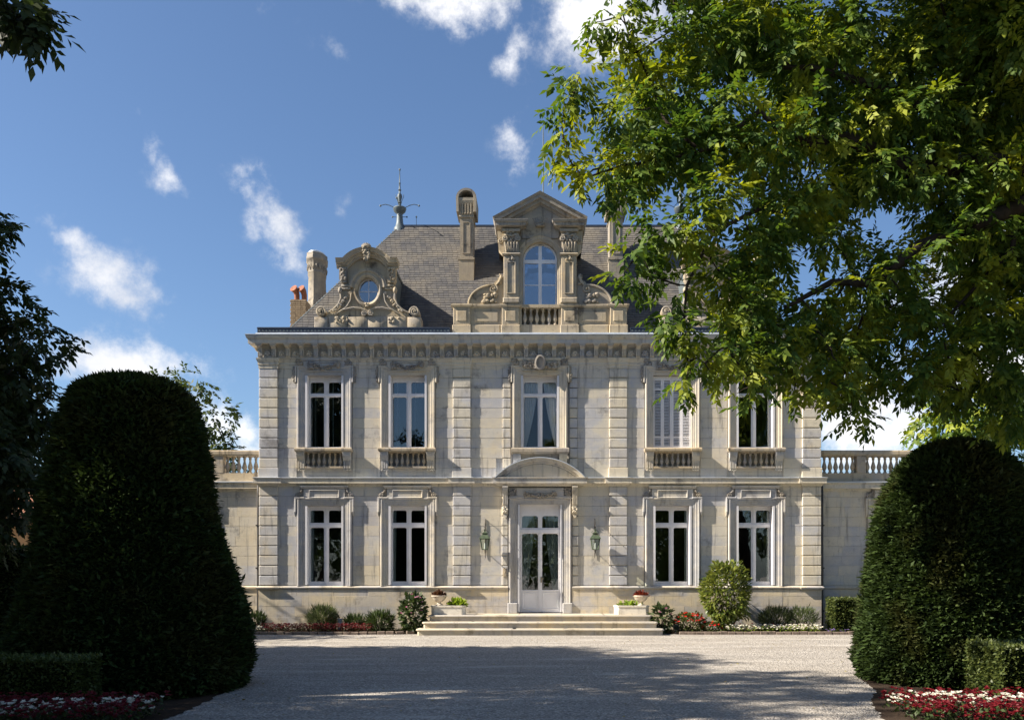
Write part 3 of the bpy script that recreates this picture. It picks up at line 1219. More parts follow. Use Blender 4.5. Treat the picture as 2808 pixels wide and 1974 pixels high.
for s_ in (-1, 1):
    a.cbox(*sorted((s_ * .69, s_ * .985)), -.11, 0, .54, .86, .02)
    a.cbox(*sorted((s_ * .72, s_ * .985)), -.09, 0, 4.02, 4.06, .01)
a.cbox(-.72, .72, -.062, 0, 4.0, 4.36, .012)
a.sweep([(-.50, 4.01), (-.50, 4.23), (.50, 4.23), (.50, 4.01)], [(0, .055), (0, .082), (.018, .085), (.03, .06), (.03, .055)], XZ, closed=True)
put('architrave', a.mesh('architrave', 'carved', 30), DS)
g = MB()
swag(g, 0, 4.18, .40, .10, -.085, .042, 5)
relief(g, -.46, .46, 4.12, 4.2, -.07, 30, .03, 7)
put('carved_garland', g.mesh('carved_garland', 'garland', 50), DS)
for s_ in (-1, 1):
    c = MB()
    c.prism_x([(0, 3.56), (-.06, 3.57), (-.09, 3.62), (-.085, 3.70), (-.10, 3.80), (-.12, 4.0), (-.15, 4.15), (-.21, 4.25), (-.22, 4.36), (0, 4.36)], -.075, .075)
    for dx in (-.055, 0, .055):
        c.box(dx - .012, dx + .012, -.16, -.05, 3.85, 4.16)
    c.prism([(-.07, 3.56), (.07, 3.56), (.05, 3.49), (0, 3.43), (-.05, 3.49)], -.05, 0)
    relief(c, -.06, .06, 3.62, 3.78, -.09, 10, .03, 3)
    c.box(-.085, .085, -.23, 0, 4.355, 4.40)
    put('console', c.mesh('console', 'carved', 40), DS, (s_ * 1.055, -.035, 0))
    o = MB()
    o.volute(s_ * .86, 4.17, -.05, .075, 1.5, -s_, 90, .26)
    o.tube([(s_ * .86, -.05, 4.245), (s_ * .78, -.06, 4.25), (s_ * .75, -.06, 4.32), (s_ * .80, -.06, 4.37)], [.02, .03, .03, .015], 6)
    relief(o, min(s_ * .75, s_ * .96), max(s_ * .75, s_ * .96), 4.09, 4.30, -.03, 14, .03, 9)
    o.box(*sorted((s_ * .735, s_ * .965)), -.03, 0, 4.08, 4.36)
    put('scroll_ornament', o.mesh('scroll_ornament', 'garland', 50), DS)
# segmental pediment over the door
PD = MB()
chord, rise = 1.36, .60
R = (chord ** 2 + rise ** 2) / (2 * rise)
cz = 4.655 + rise - R
a0 = math.degrees(math.acos(chord / R))
apath = list(reversed(arc(0, cz, R, a0, 180 - a0, 28)))
PD.sweep(apath, [(.22, -.05), (.22, .08), (.17, .10), (.15, .14), (.10, .15), (.09, .20), (.04, .215), (0, .25), (0, -.05)], XZ)
TY = MB().prism([(chord * .92, 4.66)] + arc(0, cz, R - .19, a0 + 4, 176 - a0, 20) + [(-chord * .92, 4.66)], -.108, .05)
PD.sweep([(-1.25, 0), (-1.25, -.06), (1.25, -.06), (1.25, 0)], [(-.05, 4.40), (.06, 4.405), (.09, 4.44), (.17, 4.485), (.17, 4.625), (.195, 4.64), (.195, 4.665), (-.05, 4.69)], XY)
PDo = PD.build('door_pediment', 'carved', CH, smooth=30)
TY.build('tympanum', 'ashlar', PDo)
MB().sweep(apath, [(.0, -.02), (-.014, -.02), (-.014, .262), (.010, .262), (.010, .251), (0, .251)], XZ).build('flashing', 'zinc', PDo)
# door bell plate and downpipes
bell = MB().cbox(-.055, .055, -.06, -.034, 1.66, 1.92, .008)
bell.blob((0, -.062, 1.80), .018, 8, 4)
bell.build('bell_plate', 'balstone', CH, (-1.075, -.006, 0))
for s_ in (1, -1):
    dp = MB()
    dp.tube([(s_ * 8.64, .16, 4.5), (s_ * 8.62, .10, 4.35), (s_ * 8.60, .02, 4.2), (s_ * 8.60, .02, .05)], .038, 8)
    for z in (.6, 1.9, 3.2):
        dp.box(s_ * 8.60 - .06, s_ * 8.60 + .06, -.03, .06, z, z + .04)
    dp.build('downpipe', 'iron', CH, smooth=50)

# ------------------------------------------------------------------ roof
RX, RY0, RY1, RZ0 = 8.06, .60, 11.4, 9.10
TX, TY0, TY1, RZ1 = 4.86, 3.90, 8.1, 13.80
SLP = (RZ1 - RZ0) / (TY0 - RY0)
MB().box(-8.6, 8.6, -.22, 12.1, 8.93, 9.03).build('gutter_walk', 'zinc', CH)
v = [(-RX, RY0, RZ0), (RX, RY0, RZ0), (RX, RY1, RZ0), (-RX, RY1, RZ0), (-TX, TY0, RZ1), (TX, TY0, RZ1), (TX, TY1, RZ1), (-TX, TY1, RZ1)]
v = [(x, y, z - .03) for x, y, z in v]
rb = MB()
rb.add(v, [(0, 1, 5, 4), (1, 2, 6, 5), (2, 3, 7, 6), (3, 0, 4, 7), (4, 5, 6, 7), (3, 2, 1, 0)])
ROOF = rb.build('roof', 'slate', CH)
MB().box(-TX - .02, TX + .02, TY0 - .05, TY0 + .12, RZ1 - .03, RZ1 + .035).build('ridge_flashing', 'cresting', ROOF)
for s_ in (-1, 1):
    MB().tube([(s_ * RX, RY0, RZ0 + .01), (s_ * TX, TY0, RZ1 + .01)], .022, 6).build('hip_roll', 'lead', ROOF)
# slates: real overlapping pieces on the front slope
L_ = math.hypot(RZ1 - RZ0, TY0 - RY0)
up = Vector((0, (TY0 - RY0) / L_, (RZ1 - RZ0) / L_))
nr = Vector((0, -up.z, up.y))
EXPO, SW = .118, .17
qs = random.Random(4)
singles, field = [], MB()
rows_ = int(L_ / EXPO)
for r in range(rows_):
    s0 = r * EXPO
    f = s0 / L_
    half = RX + (TX - RX) * f
    x = -half - (SW / 2 if r % 2 else 0)
    while x < half:
        w = SW + qs.uniform(-.008, .008)
        xa, xb = max(x, -half), min(x + w - .006, half)
        x += w
        if xb - xa < .03:
            continue
        base = Vector((0, RY0, RZ0)) + up * (s0 - .012 + qs.uniform(-.004, .004))
        th, lift = .009, .012 + qs.uniform(0, .006)
        top = base + up * (EXPO + .035)
        p = []
        for (xx, b, h) in ((xa, base, lift), (xb, base, lift + qs.uniform(-.003, .003)), (xb, top, .0), (xa, top, .0)):
            q0 = b + nr * h
            p.append((xx, q0.y, q0.z))
        for (xx, b, h) in ((xa, base, lift), (xb, base, lift), (xb, top, .0), (xa, top, .0)):
            q0 = b + nr * (h + th)
            p.append((xx, q0.y, q0.z))
        fs = [(4, 5, 6, 7), (0, 1, 5, 4), (1, 2, 6, 5), (3, 0, 4, 7)]
        cxm = (xa + xb) / 2
        free = (-3.55 < cxm < -2.72 or 2.72 < cxm < 3.0 or -8 < cxm < -6.95) and 1 < r < 30
        if free and len(singles) < 290:
            singles.append((p, fs))
        else:
            field.add(p, fs)
for p, fs in singles:
    MB().add(p, fs).build('slate', 'slate', ROOF)
tag(field.build('slate_field', 'slate_field', ROOF), kind='stuff')

# cresting of little iron panels along the roof edge
cr = MB()
cs_ = MB()


def crest_run(p, q):
    p, q = Vector(p), Vector(q)
    l = (q - p).length
    t = (q - p) / l
    sx = abs(t.x) > .5

    def bx(a, b, z0, z1, d, to=cr):
        A, B = p + t * a, p + t * b
        if sx:
            to.box(min(A.x, B.x), max(A.x, B.x), A.y - d, A.y + d, z0, z1)
        else:
            to.box(A.x - d, A.x + d, min(A.y, B.y), max(A.y, B.y), z0, z1)
    bx(0, l, 9.025, 9.06, .02)
    bx(0, l, 9.19, 9.22, .028)
    bx(0, l, 9.06, 9.19, .003)
    n = int(l / .105)
    for k in range(n + 1):
        a = min(k * l / n, l - .018)
        bx(a, a + .018, 9.06, 9.19, .014)
        if k < n:
            m = a + l / n / 2 + .006
            bx(m - .024, m + .024, 9.098, 9.150, .012, cs_)


crest_run((-8.58, -.10, 0), (-2.74, -.10, 0))
crest_run((2.74, -.10, 0), (8.58, -.10, 0))
crest_run((-8.58, -.07, 0), (-8.58, 8, 0))
crest_run((8.58, -.07, 0), (8.58, 8, 0))
CRS = cr.build('roof_cresting', 'cresting', CH)
tag(cs_.build('cresting_studs', 'lead', CRS), kind='stuff')

# ------------------------------------------------------------------ central dormer
CD = put('central_dormer', None, CH)
b = MB()
yf = -.02
# attic base wall with pedestals
b.box(-2.58, -.56, yf + .04, .55, 9.0, 9.90).box(.56, 2.58, yf + .04, .55, 9.0, 9.90)
b.box(-.56, .56, yf + .05, .55, 9.0, 9.335)
b.box(-.56, .56, .40, .55, 9.335, 9.90)
for s_ in (-1, 1):
    for x0, x1 in ((2.13, 2.64), (.64, 1.16)):
        xa, xb = sorted((s_ * x0, s_ * x1))
        b.cbox(xa, xb, yf - .03, yf + .06, 9.30, 9.84, .015)
        b.cbox(xa - .03, xb + .03, yf - .07, yf + .06, 9.0, 9.30, .02)
        b.cbox(xa + .10, xb - .10, yf - .05, yf - .02, 9.42, 9.74, .02)
    xa, xb = sorted((s_ * 1.28, s_ * 2.02))
    b.cbox(xa, xb, yf + .015, yf + .045, 9.42, 9.74, .02)
    b.cbox(xa - .07, xb + .06, yf + .0, yf + .045, 9.06, 9.32, .02)
put('attic_wall', b.mesh('attic_wall', 'roofstone'), CD)
cp = MB()
for s_ in (-1, 1):
    pts = [(2.66, .5), (2.66, -.05), (2.11, -.05), (2.11, .0), (1.18, .0), (1.18, -.05), (.62, -.05), (.62, .3)]
    pts = [(-x, y) for x, y in pts] if s_ < 0 else list(reversed(pts))
    cp.sweep(pts, [(-.1, 9.84), (.0, 9.845), (.02, 9.87), (.05, 9.89), (.05, 9.935), (.0, 9.955), (-.14, 9.96)], XY)
cp.box(-.61, .61, yf - .03, .42, 9.842, 9.93)
for s_ in (-1, 1):
    cp.box(*sorted((s_ * .62, s_ * 2.60)), .03, .55, 9.90, 9.945)
put('coping', cp.mesh('coping', 'roofstone'), CD)
BAL2 = MB().lathe([(r * 1.15, z * 1.26) for r, z in BALP], n=10).mesh('baluster', 'balstone', 50)
for k in range(6):
    put('baluster', BAL2, CD, (-.4625 + .185 * k, .09, 9.336))
# body round the arched window
AR_R, SPZ, SILL = .525, 11.32, 9.93
body = MB()
outer = [(-1.12, SILL), (-1.12, 12.25), (0, 12.95), (1.12, 12.25), (1.12, SILL)]
hole = arc(0, SPZ, AR_R, 0, 180, 18)
polyL = [(-1.12, SILL), (-1.12, 12.30), (0, 12.95), (0, SPZ + AR_R)] + arc(0, SPZ, AR_R, 90, 180, 10)[1:] + [(-AR_R, SILL)]
polyR = [(-x, z) for x, z in reversed(polyL)]
body.prism(polyL, yf + .03, .42)
body.prism(polyR, yf + .03, .42)
put('dormer_front', body.mesh('dormer_front', 'roofstone'), CD)
sd = MB()
for s_ in (-1, 1):
    sd.box(*sorted((s_ * .95, s_ * 1.12)), .42, 3.2, 9.5, 12.26)
put('dormer_side', sd.mesh('dormer_side', 'roofstone'), CD)
rf = MB()
for s_ in (-1, 1):
    q = [(0, .05, 13.02), (s_ * 1.36, .05, 12.29), (s_ * 1.36, 3.3, 12.29), (0, 3.75, 13.02)]
    q += [(x, y, z + .05) for x, y, z in q]
    rf.add(q, [(0, 1, 2, 3), (7, 6, 5, 4), (0, 4, 5, 1), (1, 5, 6, 2), (2, 6, 7, 3), (3, 7, 4, 0)])
put('dormer_roof', rf.mesh('dormer_roof', 'slate'), CD)
# archivolt
av = MB()
path = [(-AR_R, SILL)] + list(reversed(arc(0, SPZ, AR_R, 0, 180, 22))) + [(AR_R, SILL)]
av.sweep(path, [(0, -.2), (0, .0), (-.02, .02), (-.06, .025), (-.07, .045), (-.15, .05), (-.165, .065), (-.175, .0), (-.175, -.05)], XZ)
put('archivolt', av.mesh('archivolt', 'roofstone', 30), CD)
# pilasters with carved capitals
for s_ in (-1, 1):
    p = MB()
    p.cbox(-.225, .225, -.10, .03, 10.13, 11.42, .012)
    p.cbox(-.255, .255, -.13, .03, 9.96, 10.13, .03)
    p.sweep([(-.14, 10.24), (-.14, 11.22), (.14, 11.22), (.14, 10.24)], [(0, .095), (0, .125), (.03, .125), (.04, .095)], XZ, closed=True)
    P = put('dormer_pilaster', p.mesh('dormer_pilaster', 'roofstone'), CD, (s_ * .875, 0, 0))
    c = MB()
    c.box(-.235, .235, -.12, .03, 11.42, 12.16)
    c.sweep([(-.235, .03), (-.235, -.12), (.235, -.12), (.235, .03)], [(0, 11.40), (.03, 11.41), (.045, 11.44), (.02, 11.47), (0, 11.47)], XY)
    for dx in (-.15, -.075, 0, .075, .15):
        c.tube([(dx, -.13, 11.50), (dx * 1.1, -.16, 11.64), (dx * 1.25, -.19, 11.78)], [.022, .028, .02], 5)
    for q_ in (-1, 1):
        c.volute(q_ * .20, 11.90, -.17, .085, 1.5, q_, 90, .28)
        c.tube([(q_ * .20, -.17, 11.985), (q_ * .10, -.18, 12.0), (0, -.17, 11.96)], [.02, .03, .02], 5)
    relief(c, -.17, .17, 11.80, 12.12, -.13, 34, .042, 21 + s_)
    relief(c, -.10, .10, 11.28, 11.40, -.11, 9, .035, 5)
    c.box(-.27, .27, -.20, .03, 12.10, 12.18)
    put('capital', c.mesh('capital', 'roofstone', 50), P)
    # side scroll against the wall
    k = MB()
    k.prism([(s_ * 1.09, 11.42), (s_ * 1.26, 11.60), (s_ * 1.28, 11.9), (s_ * 1.30, 12.16), (s_ * 1.09, 12.16)], -.04, .22)
    k.volute(s_ * 1.21, 11.86, -.05, .085, 1.5, s_, 90, .28)
    put('side_console', k.mesh('side_console', 'roofstone', 50), CD)
# broken base cornice and raking pediment
pd = MB()
cprof = [(-.05, 12.16), (.03, 12.165), (.05, 12.20), (.10, 12.23), (.20, 12.245), (.20, 12.33), (.23, 12.345), (.26, 12.40), (.26, 12.42), (-.05, 12.43)]
pd.sweep([(-1.14, .9), (-1.14, -.10), (-.62, -.10), (-.62, .05)], cprof, XY)
pd.sweep([(.62, .05), (.62, -.10), (1.14, -.10), (1.14, .9)], cprof, XY)
sl_ = .545
ap = 13.27
rk = [(-1.43, ap - 1.43 * sl_), (0, ap), (1.43, ap - 1.43 * sl_)]
pd.sweep(rk, [(.30, -.04), (.30, .06), (.26, .09), (.24, .17), (.16, .19), (.15, .27), (.06, .28), (.05, .31), (0, .34), (0, -.3)], XZ)
pd.prism([(-1.0, 12.2), (-1.0, 12.45), (0, 13.0), (1.0, 12.45), (1.0, 12.2), (.6, 12.2), (.55, 11.95), (-.55, 11.95), (-.6, 12.2)], -.035, .05)
put('pediment', pd.mesh('pediment', 'roofstone', 30), CD)
cw = MB()
cw.lathe([(.13, 0), (.15, .01), (.15, .05), (.13, .06), (.135, .10)], 0, -.03, 12.30, 12, 1, .6)
for k in range(7):
    u = -1 + k / 3
    cw.tube([(u * .13, -.12 + .05 * abs(u), 12.39), (u * .17, -.11 + .05 * abs(u), 12.46), (u * .21, -.10 + .05 * abs(u), 12.53 - .03 * u * u)], [.014, .017, .007], 5)
    cw.blob((u * .215, -.10 + .05 * abs(u), 12.555 - .03 * u * u), .021, 6, 4)
put('carved_crown', cw.mesh('carved_crown', 'chimney', 50), CD, (0, -.06, -.02))
# quarter-round wings with scrolls and fruit
for s_ in (-1, 1):
    w = MB()
    poly = [(s_ * 1.13, 9.95)] + [(s_ * (1.42 + .74 * math.sin(t)), 9.95 + .56 * math.cos(t)) for t in [PI / 2 * (1 - k / 10) for k in range(11)]]
    poly += [(s_ * 1.40, 10.62), (s_ * 1.24, 10.74), (s_ * 1.13, 10.80)]
    w.prism(poly, .02, .30)
    rim = [(s_ * (1.42 + .76 * math.sin(t)), .0, 9.96 + .58 * math.cos(t)) for t in [PI / 2 * (1 - k / 10) for k in range(11)]]
    w.tube(rim, .035, 6)
    w.volute(s_ * 1.42, 10.42, 0, .13, 1.6, s_, 60, .24)
    w.tube([(s_ * 1.34, -.01, 10.53), (s_ * 1.25, -.02, 10.63), (s_ * 1.19, -.02, 10.78), (s_ * 1.20, -.01, 10.86)], [.03, .05, .045, .02], 6)
    relief(w, min(s_ * 1.35, s_ * 1.75), max(s_ * 1.35, s_ * 1.75), 9.99, 10.26, -.0, 24, .05, 31)
    relief(w, min(s_ * 1.16, s_ * 1.28), max(s_ * 1.16, s_ * 1.28), 10.5, 10.85, -.01, 12, .035, 33)
    put('scroll_wing', w.mesh('scroll_wing', 'roofstone', 50), CD)
# arched window
wn = MB()
ring = [(-.52, SILL)] + list(reversed(arc(0, SPZ, .52, 0, 180, 20))) + [(.52, SILL)]
wn.sweep(ring, [(0, -.20), (0, -.15), (.05, -.15), (.05, -.20)], XZ)
wn.box(-.052, .052, .15, .20, SILL, 11.815)
wn.box(-.47, -.052, .151, .20, 11.24, 11.35).box(.052, .47, .151, .20, 11.24, 11.35)
wn.box(-.47, -.052, .155, .19, SILL, SILL + .045).box(.052, .47, .155, .19, SILL, SILL + .045)
wn.box(-.47, -.052, .165, .185, 10.565, 10.595).box(.052, .47, .165, .185, 10.565, 10.595)
WN = put('dormer_window', wn.mesh('dormer_window', 'paint'), CD)
for s_ in (-1, 1):
    x0, x1 = sorted((s_ * .045, s_ * .475))
    for z0, z1 in ((SILL, 10.57), (10.59, 11.25)):
        put('pane', MB().box(x0, x1, .172, .178, z0, z1).mesh('pane', 'glass_dormer'), WN)
    pts = [(s_ * .045, 11.34)] + [(s_ * .482 * math.cos(t), SPZ + .482 * math.sin(t)) for t in [math.radians(3 + 81 * k / 8) for k in range(9)]]
    put('pane', MB().prism(pts, .172, .178).mesh('pane', 'glass_dormer'), WN)
bk_ = MB().box(-.94, .94, 1.2, 1.25, 9.5, 12.3)
put('room_back', bk_.mesh('room_back', 'interior'), CD)

# ------------------------------------------------------------------ oval dormers


def oval_dormer(cx):
    D = put('oval_dormer', None, CH, (cx, .10, 0))
    b = MB()
    b.cbox(-1.63, -1.22, -.04, .5, 9.1, 9.58, .015)
    b.cbox(1.22, 1.63, -.04, .5, 9.1, 9.58, .015)
    b.box(-1.22, 1.22, 0, .5, 9.1, 9.61)
    for k in range(4):
        b.cbox(-1.2 + .6 * k + .006, -.6 + .6 * k - .006, -.02, 0, 9.12, 9.60, .01)
    relief(b, -.98, -.62, 9.42, 9.58, -.02, 14, .035, 3)
    relief(b, .62, .98, 9.42, 9.58, -.02, 14, .035, 4)
    put('dormer_base', b.mesh('dormer_base', 'roofstone', 50), D)
    # front wall with oval hole
    ez, ea, eb = 10.41, .31, .385
    f = MB()
    n = 24
    half = []
    silL = [(-.28 * 0, 11.50)]
    left = [(0, 11.55), (-.40, 11.45), (-.66, 11.28), (-.78, 11.22), (-.78, 10.60), (-.80, 10.38), (-.84, 10.12), (-.98, 9.90), (-1.22, 9.72), (-1.30, 9.60), (0, 9.60)]
    ell = [(-ea * math.sin(PI * k / n), ez - eb * math.cos(PI * k / n)) for k in range(n + 1)]
    f.prism(left + ell, .02, .42)
    f.prism([(-x, z) for x, z in reversed(left + ell)], .02, .42)
    put('dormer_front', f.mesh('dormer_front', 'roofstone'), D)
    # cheeks and back
    c = MB()
    for s_ in (-1, 1):
        c.box(*sorted((s_ * .66, s_ * .76)), .42, 2.1, 9.3, 11.2)
    path = [(-.80, 11.22), (-.60, 11.30)] + list(reversed(arc(0, 10.80, .80, 42, 138, 12))) + [(.60, 11.30), (.80, 11.22)]
    c.sweep(path, [(0, -.3), (.06, -.3), (.06, -2.3), (0, -2.3)], XZ)
    put('dormer_cheek', c.mesh('dormer_cheek', 'lead'), D)
    put('room_back', MB().box(-.66, .66, .9, .95, 9.4, 11.2).mesh('room_back', 'interior'), D)
    # oval mouldings
    m = MB()
    el = [(ea * math.cos(-2 * PI * k / 32), ez + eb * math.sin(-2 * PI * k / 32)) for k in range(32)]
    m.sweep(el, [(0, -.2), (0, .01), (-.035, .03), (-.06, .06), (-.08, .065), (-.09, .04), (-.12, .035), (-.125, -.02)], XZ, closed=True)
    top = list(reversed(arc(0, 10.48, .42, 0, 180, 22)))
    m.sweep(top, [(0, .0), (0, .03), (-.05, .04), (-.07, .07), (-.10, .075), (-.12, .05), (-.17, .045), (-.18, -.02)], XZ)
    put('oval_moulding', m.mesh('oval_moulding', 'roofstone', 30), D)
    # arched hood with ears
    h = MB()
    hp = [(-.94, 11.32), (-.72, 11.32)] + list(reversed(arc(0, 10.70, .95, 42, 138, 16)))[1:-1] + [(.72, 11.32), (.94, 11.32)]
    h.sweep(hp, [(.26, -.02), (.26, .05), (.20, .07), (.18, .12), (.13, .13), (.12, .19), (.05, .21), (0, .26), (0, -.3)], XZ)
    put('arched_hood', h.mesh('arched_hood', 'roofstone', 30), D)
    k = MB()
    for j in range(9):
        a = PI * (j + .5) / 9
        k.tube([(0, -.24, 11.60), (.07 * math.cos(a), -.28, 11.62 + .05 * math.sin(a)), (.15 * math.cos(a), -.25, 11.64 + .12 * math.sin(a))], [.02, .035, .02], 5)
    k.prism([(-.11, 11.62), (.11, 11.62), (.07, 11.35), (.03, 11.22), (-.03, 11.22), (-.07, 11.35)], -.25, -.02)
    relief(k, -.10, .10, 11.28, 11.62, -.24, 22, .04, 17)
    put('shell_crest', k.mesh('shell_crest', 'chimney', 50), D)
    for s_ in (-1, 1):
        # side consoles
        o = MB()
        o.prism([(s_ * .62, 10.62), (s_ * .80, 10.62), (s_ * .86, 10.72), (s_ * .86, 11.08), (s_ * .60, 11.08)], -.08, .2)
        relief(o, min(s_ * .66, s_ * .82), max(s_ * .66, s_ * .82), 10.68, 11.04, -.09, 16, .045, 8)
        o.cbox(*sorted((s_ * .52, s_ * .80)), -.05, .05, 10.50, 10.58, .01)
        o.cbox(*sorted((s_ * .52, s_ * .80)), -.04, .05, 10.42, 10.48, .01)
        o.blob((s_ * .84, -.02, 10.40), (.07, .09, .10), 8, 6)
        put('side_console', o.mesh('side_console', 'roofstone', 50), D)
        # sweeping S scroll with bead string
        w = MB()
        pts = [(s_ * .83, .0, 10.36), (s_ * .82, -.02, 10.16), (s_ * .90, -.03, 9.96), (s_ * 1.06, -.03, 9.81), (s_ * 1.24, -.02, 9.72)]
        w.tube(pts, [.036, .036, .036, .032, .022], 6)
        pts = [(s_ * .50, -.02, 10.30), (s_ * .53, -.03, 10.08), (s_ * .64, -.03, 9.90), (s_ * .82, -.03, 9.76)]
        w.tube(pts, [.032, .026, .026, .018], 6)
        w.volute(s_ * .53, 10.31, -.02, .05, 1.2, s_, 180, .3)
        q = random.Random(3)
        for j in range(18):
            u = j / 17
            w.blob((s_ * (.64 + .38 * u + q.uniform(-.03, .03)), -.03, 10.20 - .46 * u + q.uniform(-.04, .04)), .026 + .02 * q.random(), 6, 4)
        # big end volutes
        w.volute(s_ * 1.43, 9.75, -.04, .145, 1.9, -s_, 200 if s_ > 0 else -20, .26, .45)
        # paired bottom scrolls
        w.tube([(s_ * 1.0, -.03, 9.66), (s_ * .75, -.05, 9.80), (s_ * .45, -.06, 9.86), (s_ * .2, -.06, 9.84), (s_ * .06, -.05, 9.76)], [.015, .022, .025, .025, .022], 6)
        w.volute(s_ * .105, 9.70, -.05, .085, 1.4, s_, 120 if s_ > 0 else 60, .26)
        put('scroll_ornament', w.mesh('scroll_ornament', 'roofstone', 50), D)
    r_ = MB()
    r_.blob((0, -.06, 9.93), .06, 8, 5)
    relief(r_, -.05, .05, 9.88, 9.98, -.1, 8, .025, 2)
    put('rosette', r_.mesh('rosette', 'roofstone', 50), D)
    # window
    g = MB()
    g.sweep(el, [(0, -.20), (0, -.16), (.03, -.16), (.03, -.20)], XZ, closed=True)
    g.box(-.012, .012, .165, .185, ez - eb + .02, ez + eb - .02)
    g.box(-ea + .02, -.012, .166, .184, ez - .012, ez + .012).box(.012, ea - .02, .166, .184, ez - .012, ez + .012)
    G = put('oval_window', g.mesh('oval_window', 'paint'), D)
    for a0 in (0, 90, 180, 270):
        pts = [(0, ez)] + [((ea - .02) * math.cos(math.radians(a0 + 90 * j / 8)), ez + (eb - .02) * math.sin(math.radians(a0 + 90 * j / 8))) for j in range(9)]
        put('pane', MB().prism(pts, .176, .181).mesh('pane', 'glass_dormer'), G)


oval_dormer(-5.27)
oval_dormer(5.27)

# ------------------------------------------------------------------ chimneys


def roof_chimney(cx):
    C = put('chimney', None, CH, (cx, 2.20, 0))
    m = MB()
    m.box(-.245, .245, -.03, .86, 10.9, 12.08)
    m.box(-.265, .265, -.05, .88, 12.05, 12.12)
    m.box(-.215, .215, 0, .83, 12.1, 13.45)
    m.sweep([(-.13, 12.25), (-.13, 13.3), (.13, 13.3), (.13, 12.25)], [(0, -.001), (0, .02), (.03, .02), (.03, -.001)], XZ, closed=True)
    ring = [(-.215, .83), (-.215, 0), (.215, 0), (.215, .83)]
    m.sweep(ring, [(0, 13.42), (.03, 13.43), (.04, 13.47), (.02, 13.50), (.01, 13.80), (.06, 13.90), (.075, 13.98), (0, 14.0)], XY, closed=True)
    for dx in (-.14, -.05, .04, .13):
        m.box(dx - .005, dx + .035, -.06, -.005, 13.56, 13.88)
        m.blob((dx + .015, -.05, 13.56), .03, 6, 4)
    put('shaft', m.mesh('shaft', 'chimney'), C)
    h = MB()
    sill = 13.98
    pth = [(-.325, sill - .38), (-.335, sill + .06)] + list(reversed(arc(0, sill + .08, .335, 4, 176, 14, .95))) + [(.335, sill + .06), (.325, sill - .38)]
    h.sweep(pth, [(0, -.88), (0, .10), (.075, .10), (.09, .04), (.10, -.02), (.10, -.88)], XZ)
    h.box(-.26, .26, -.075, .84, 13.97, 14.07)
    h.box(-.20, .20, .3, .34, 14.07, 14.36)
    put('chimney_hood', h.mesh('chimney_hood', 'chimney', 40), C)
    put('apron', MB().prism_x([(-.10, 11.20), (-.10, 11.235), (.02, 11.43), (.02, 11.39)], -.30, .30).mesh('apron', 'zinc'), C)


roof_chimney(-2.42)
roof_chimney(2.50)
for s_ in (-1, 1):
    C = put('chimney', None, CH, (s_ * 7.98, 4.4, 0))
    m = MB()
    prof = [(.40, 8.9), (.40, 11.05), (.42, 11.08), (.42, 11.35), (.39, 11.42), (.37, 12.35), (.39, 12.38), (.40, 12.42), (.375, 12.45), (.38, 12.70), (.43, 12.82), (.46, 12.86), (.46, 12.93), (.44, 12.96), (.44, 13.08), (.40, 13.10)]
    m.lathe([(r * .80, z) for r, z in prof], 0, .5, 0, 8, 1.05, 1.75)
    for k in range(20):
        a = 2 * PI * k / 20
        m.blob((.32 * math.cos(a), .5 + .56 * math.sin(a), 12.60), (.03, .03, .09), 5, 4)
    put('shaft', m.mesh('shaft', 'chimney', 40), C)
    put('chimney_cap', MB().lathe([(.30, 13.08), (.30, 13.15), (.29, 13.16)], 0, .5, 0, 16, 1, 1.75).mesh('chimney_cap', 'zinc', 40), C)
K = put('brick_chimney', None, CH, (-8.16, 3.0, 0))
bmx = MB().box(-.25, .25, .02, .7, 8.9, 11.0)
Kb = put('shaft', bmx.mesh('shaft', 'oldbrick'), K)
BRK = MB().cbox(-.085, .085, 0, .04, 0, .062, .006).mesh('brick', 'oldbrick')
for j in range(24):
    for i in range(3):
        put('brick', BRK, Kb, (-.17 + .178 * i - (.04 if j % 2 else 0) + (.02 if j % 2 else 0), .0, 9.30 + j * .07))
for s_, dx in ((-1, -.12), (1, .13)):
    pot = MB()
    pot.tube([(dx, .3, 10.98), (dx, .3, 11.22), (dx - .02, .26, 11.34), (dx - .08, .14, 11.42)], [.085, .09, .10, .135], 12)
    put('chimney_pot', pot.mesh('chimney_pot', 'terracotta', 50), K)
# roof hatch behind the hip
hh = MB().box(-.3, .3, -.2, .2, -.12, .12)
h_ = put('roof_hatch', hh.mesh('roof_hatch', 'zinc'), CH, (-7.0, 3.9, 10.75))
h_.rotation_euler = (0, -math.radians(52), 0)

# ------------------------------------------------------------------ finials and rod


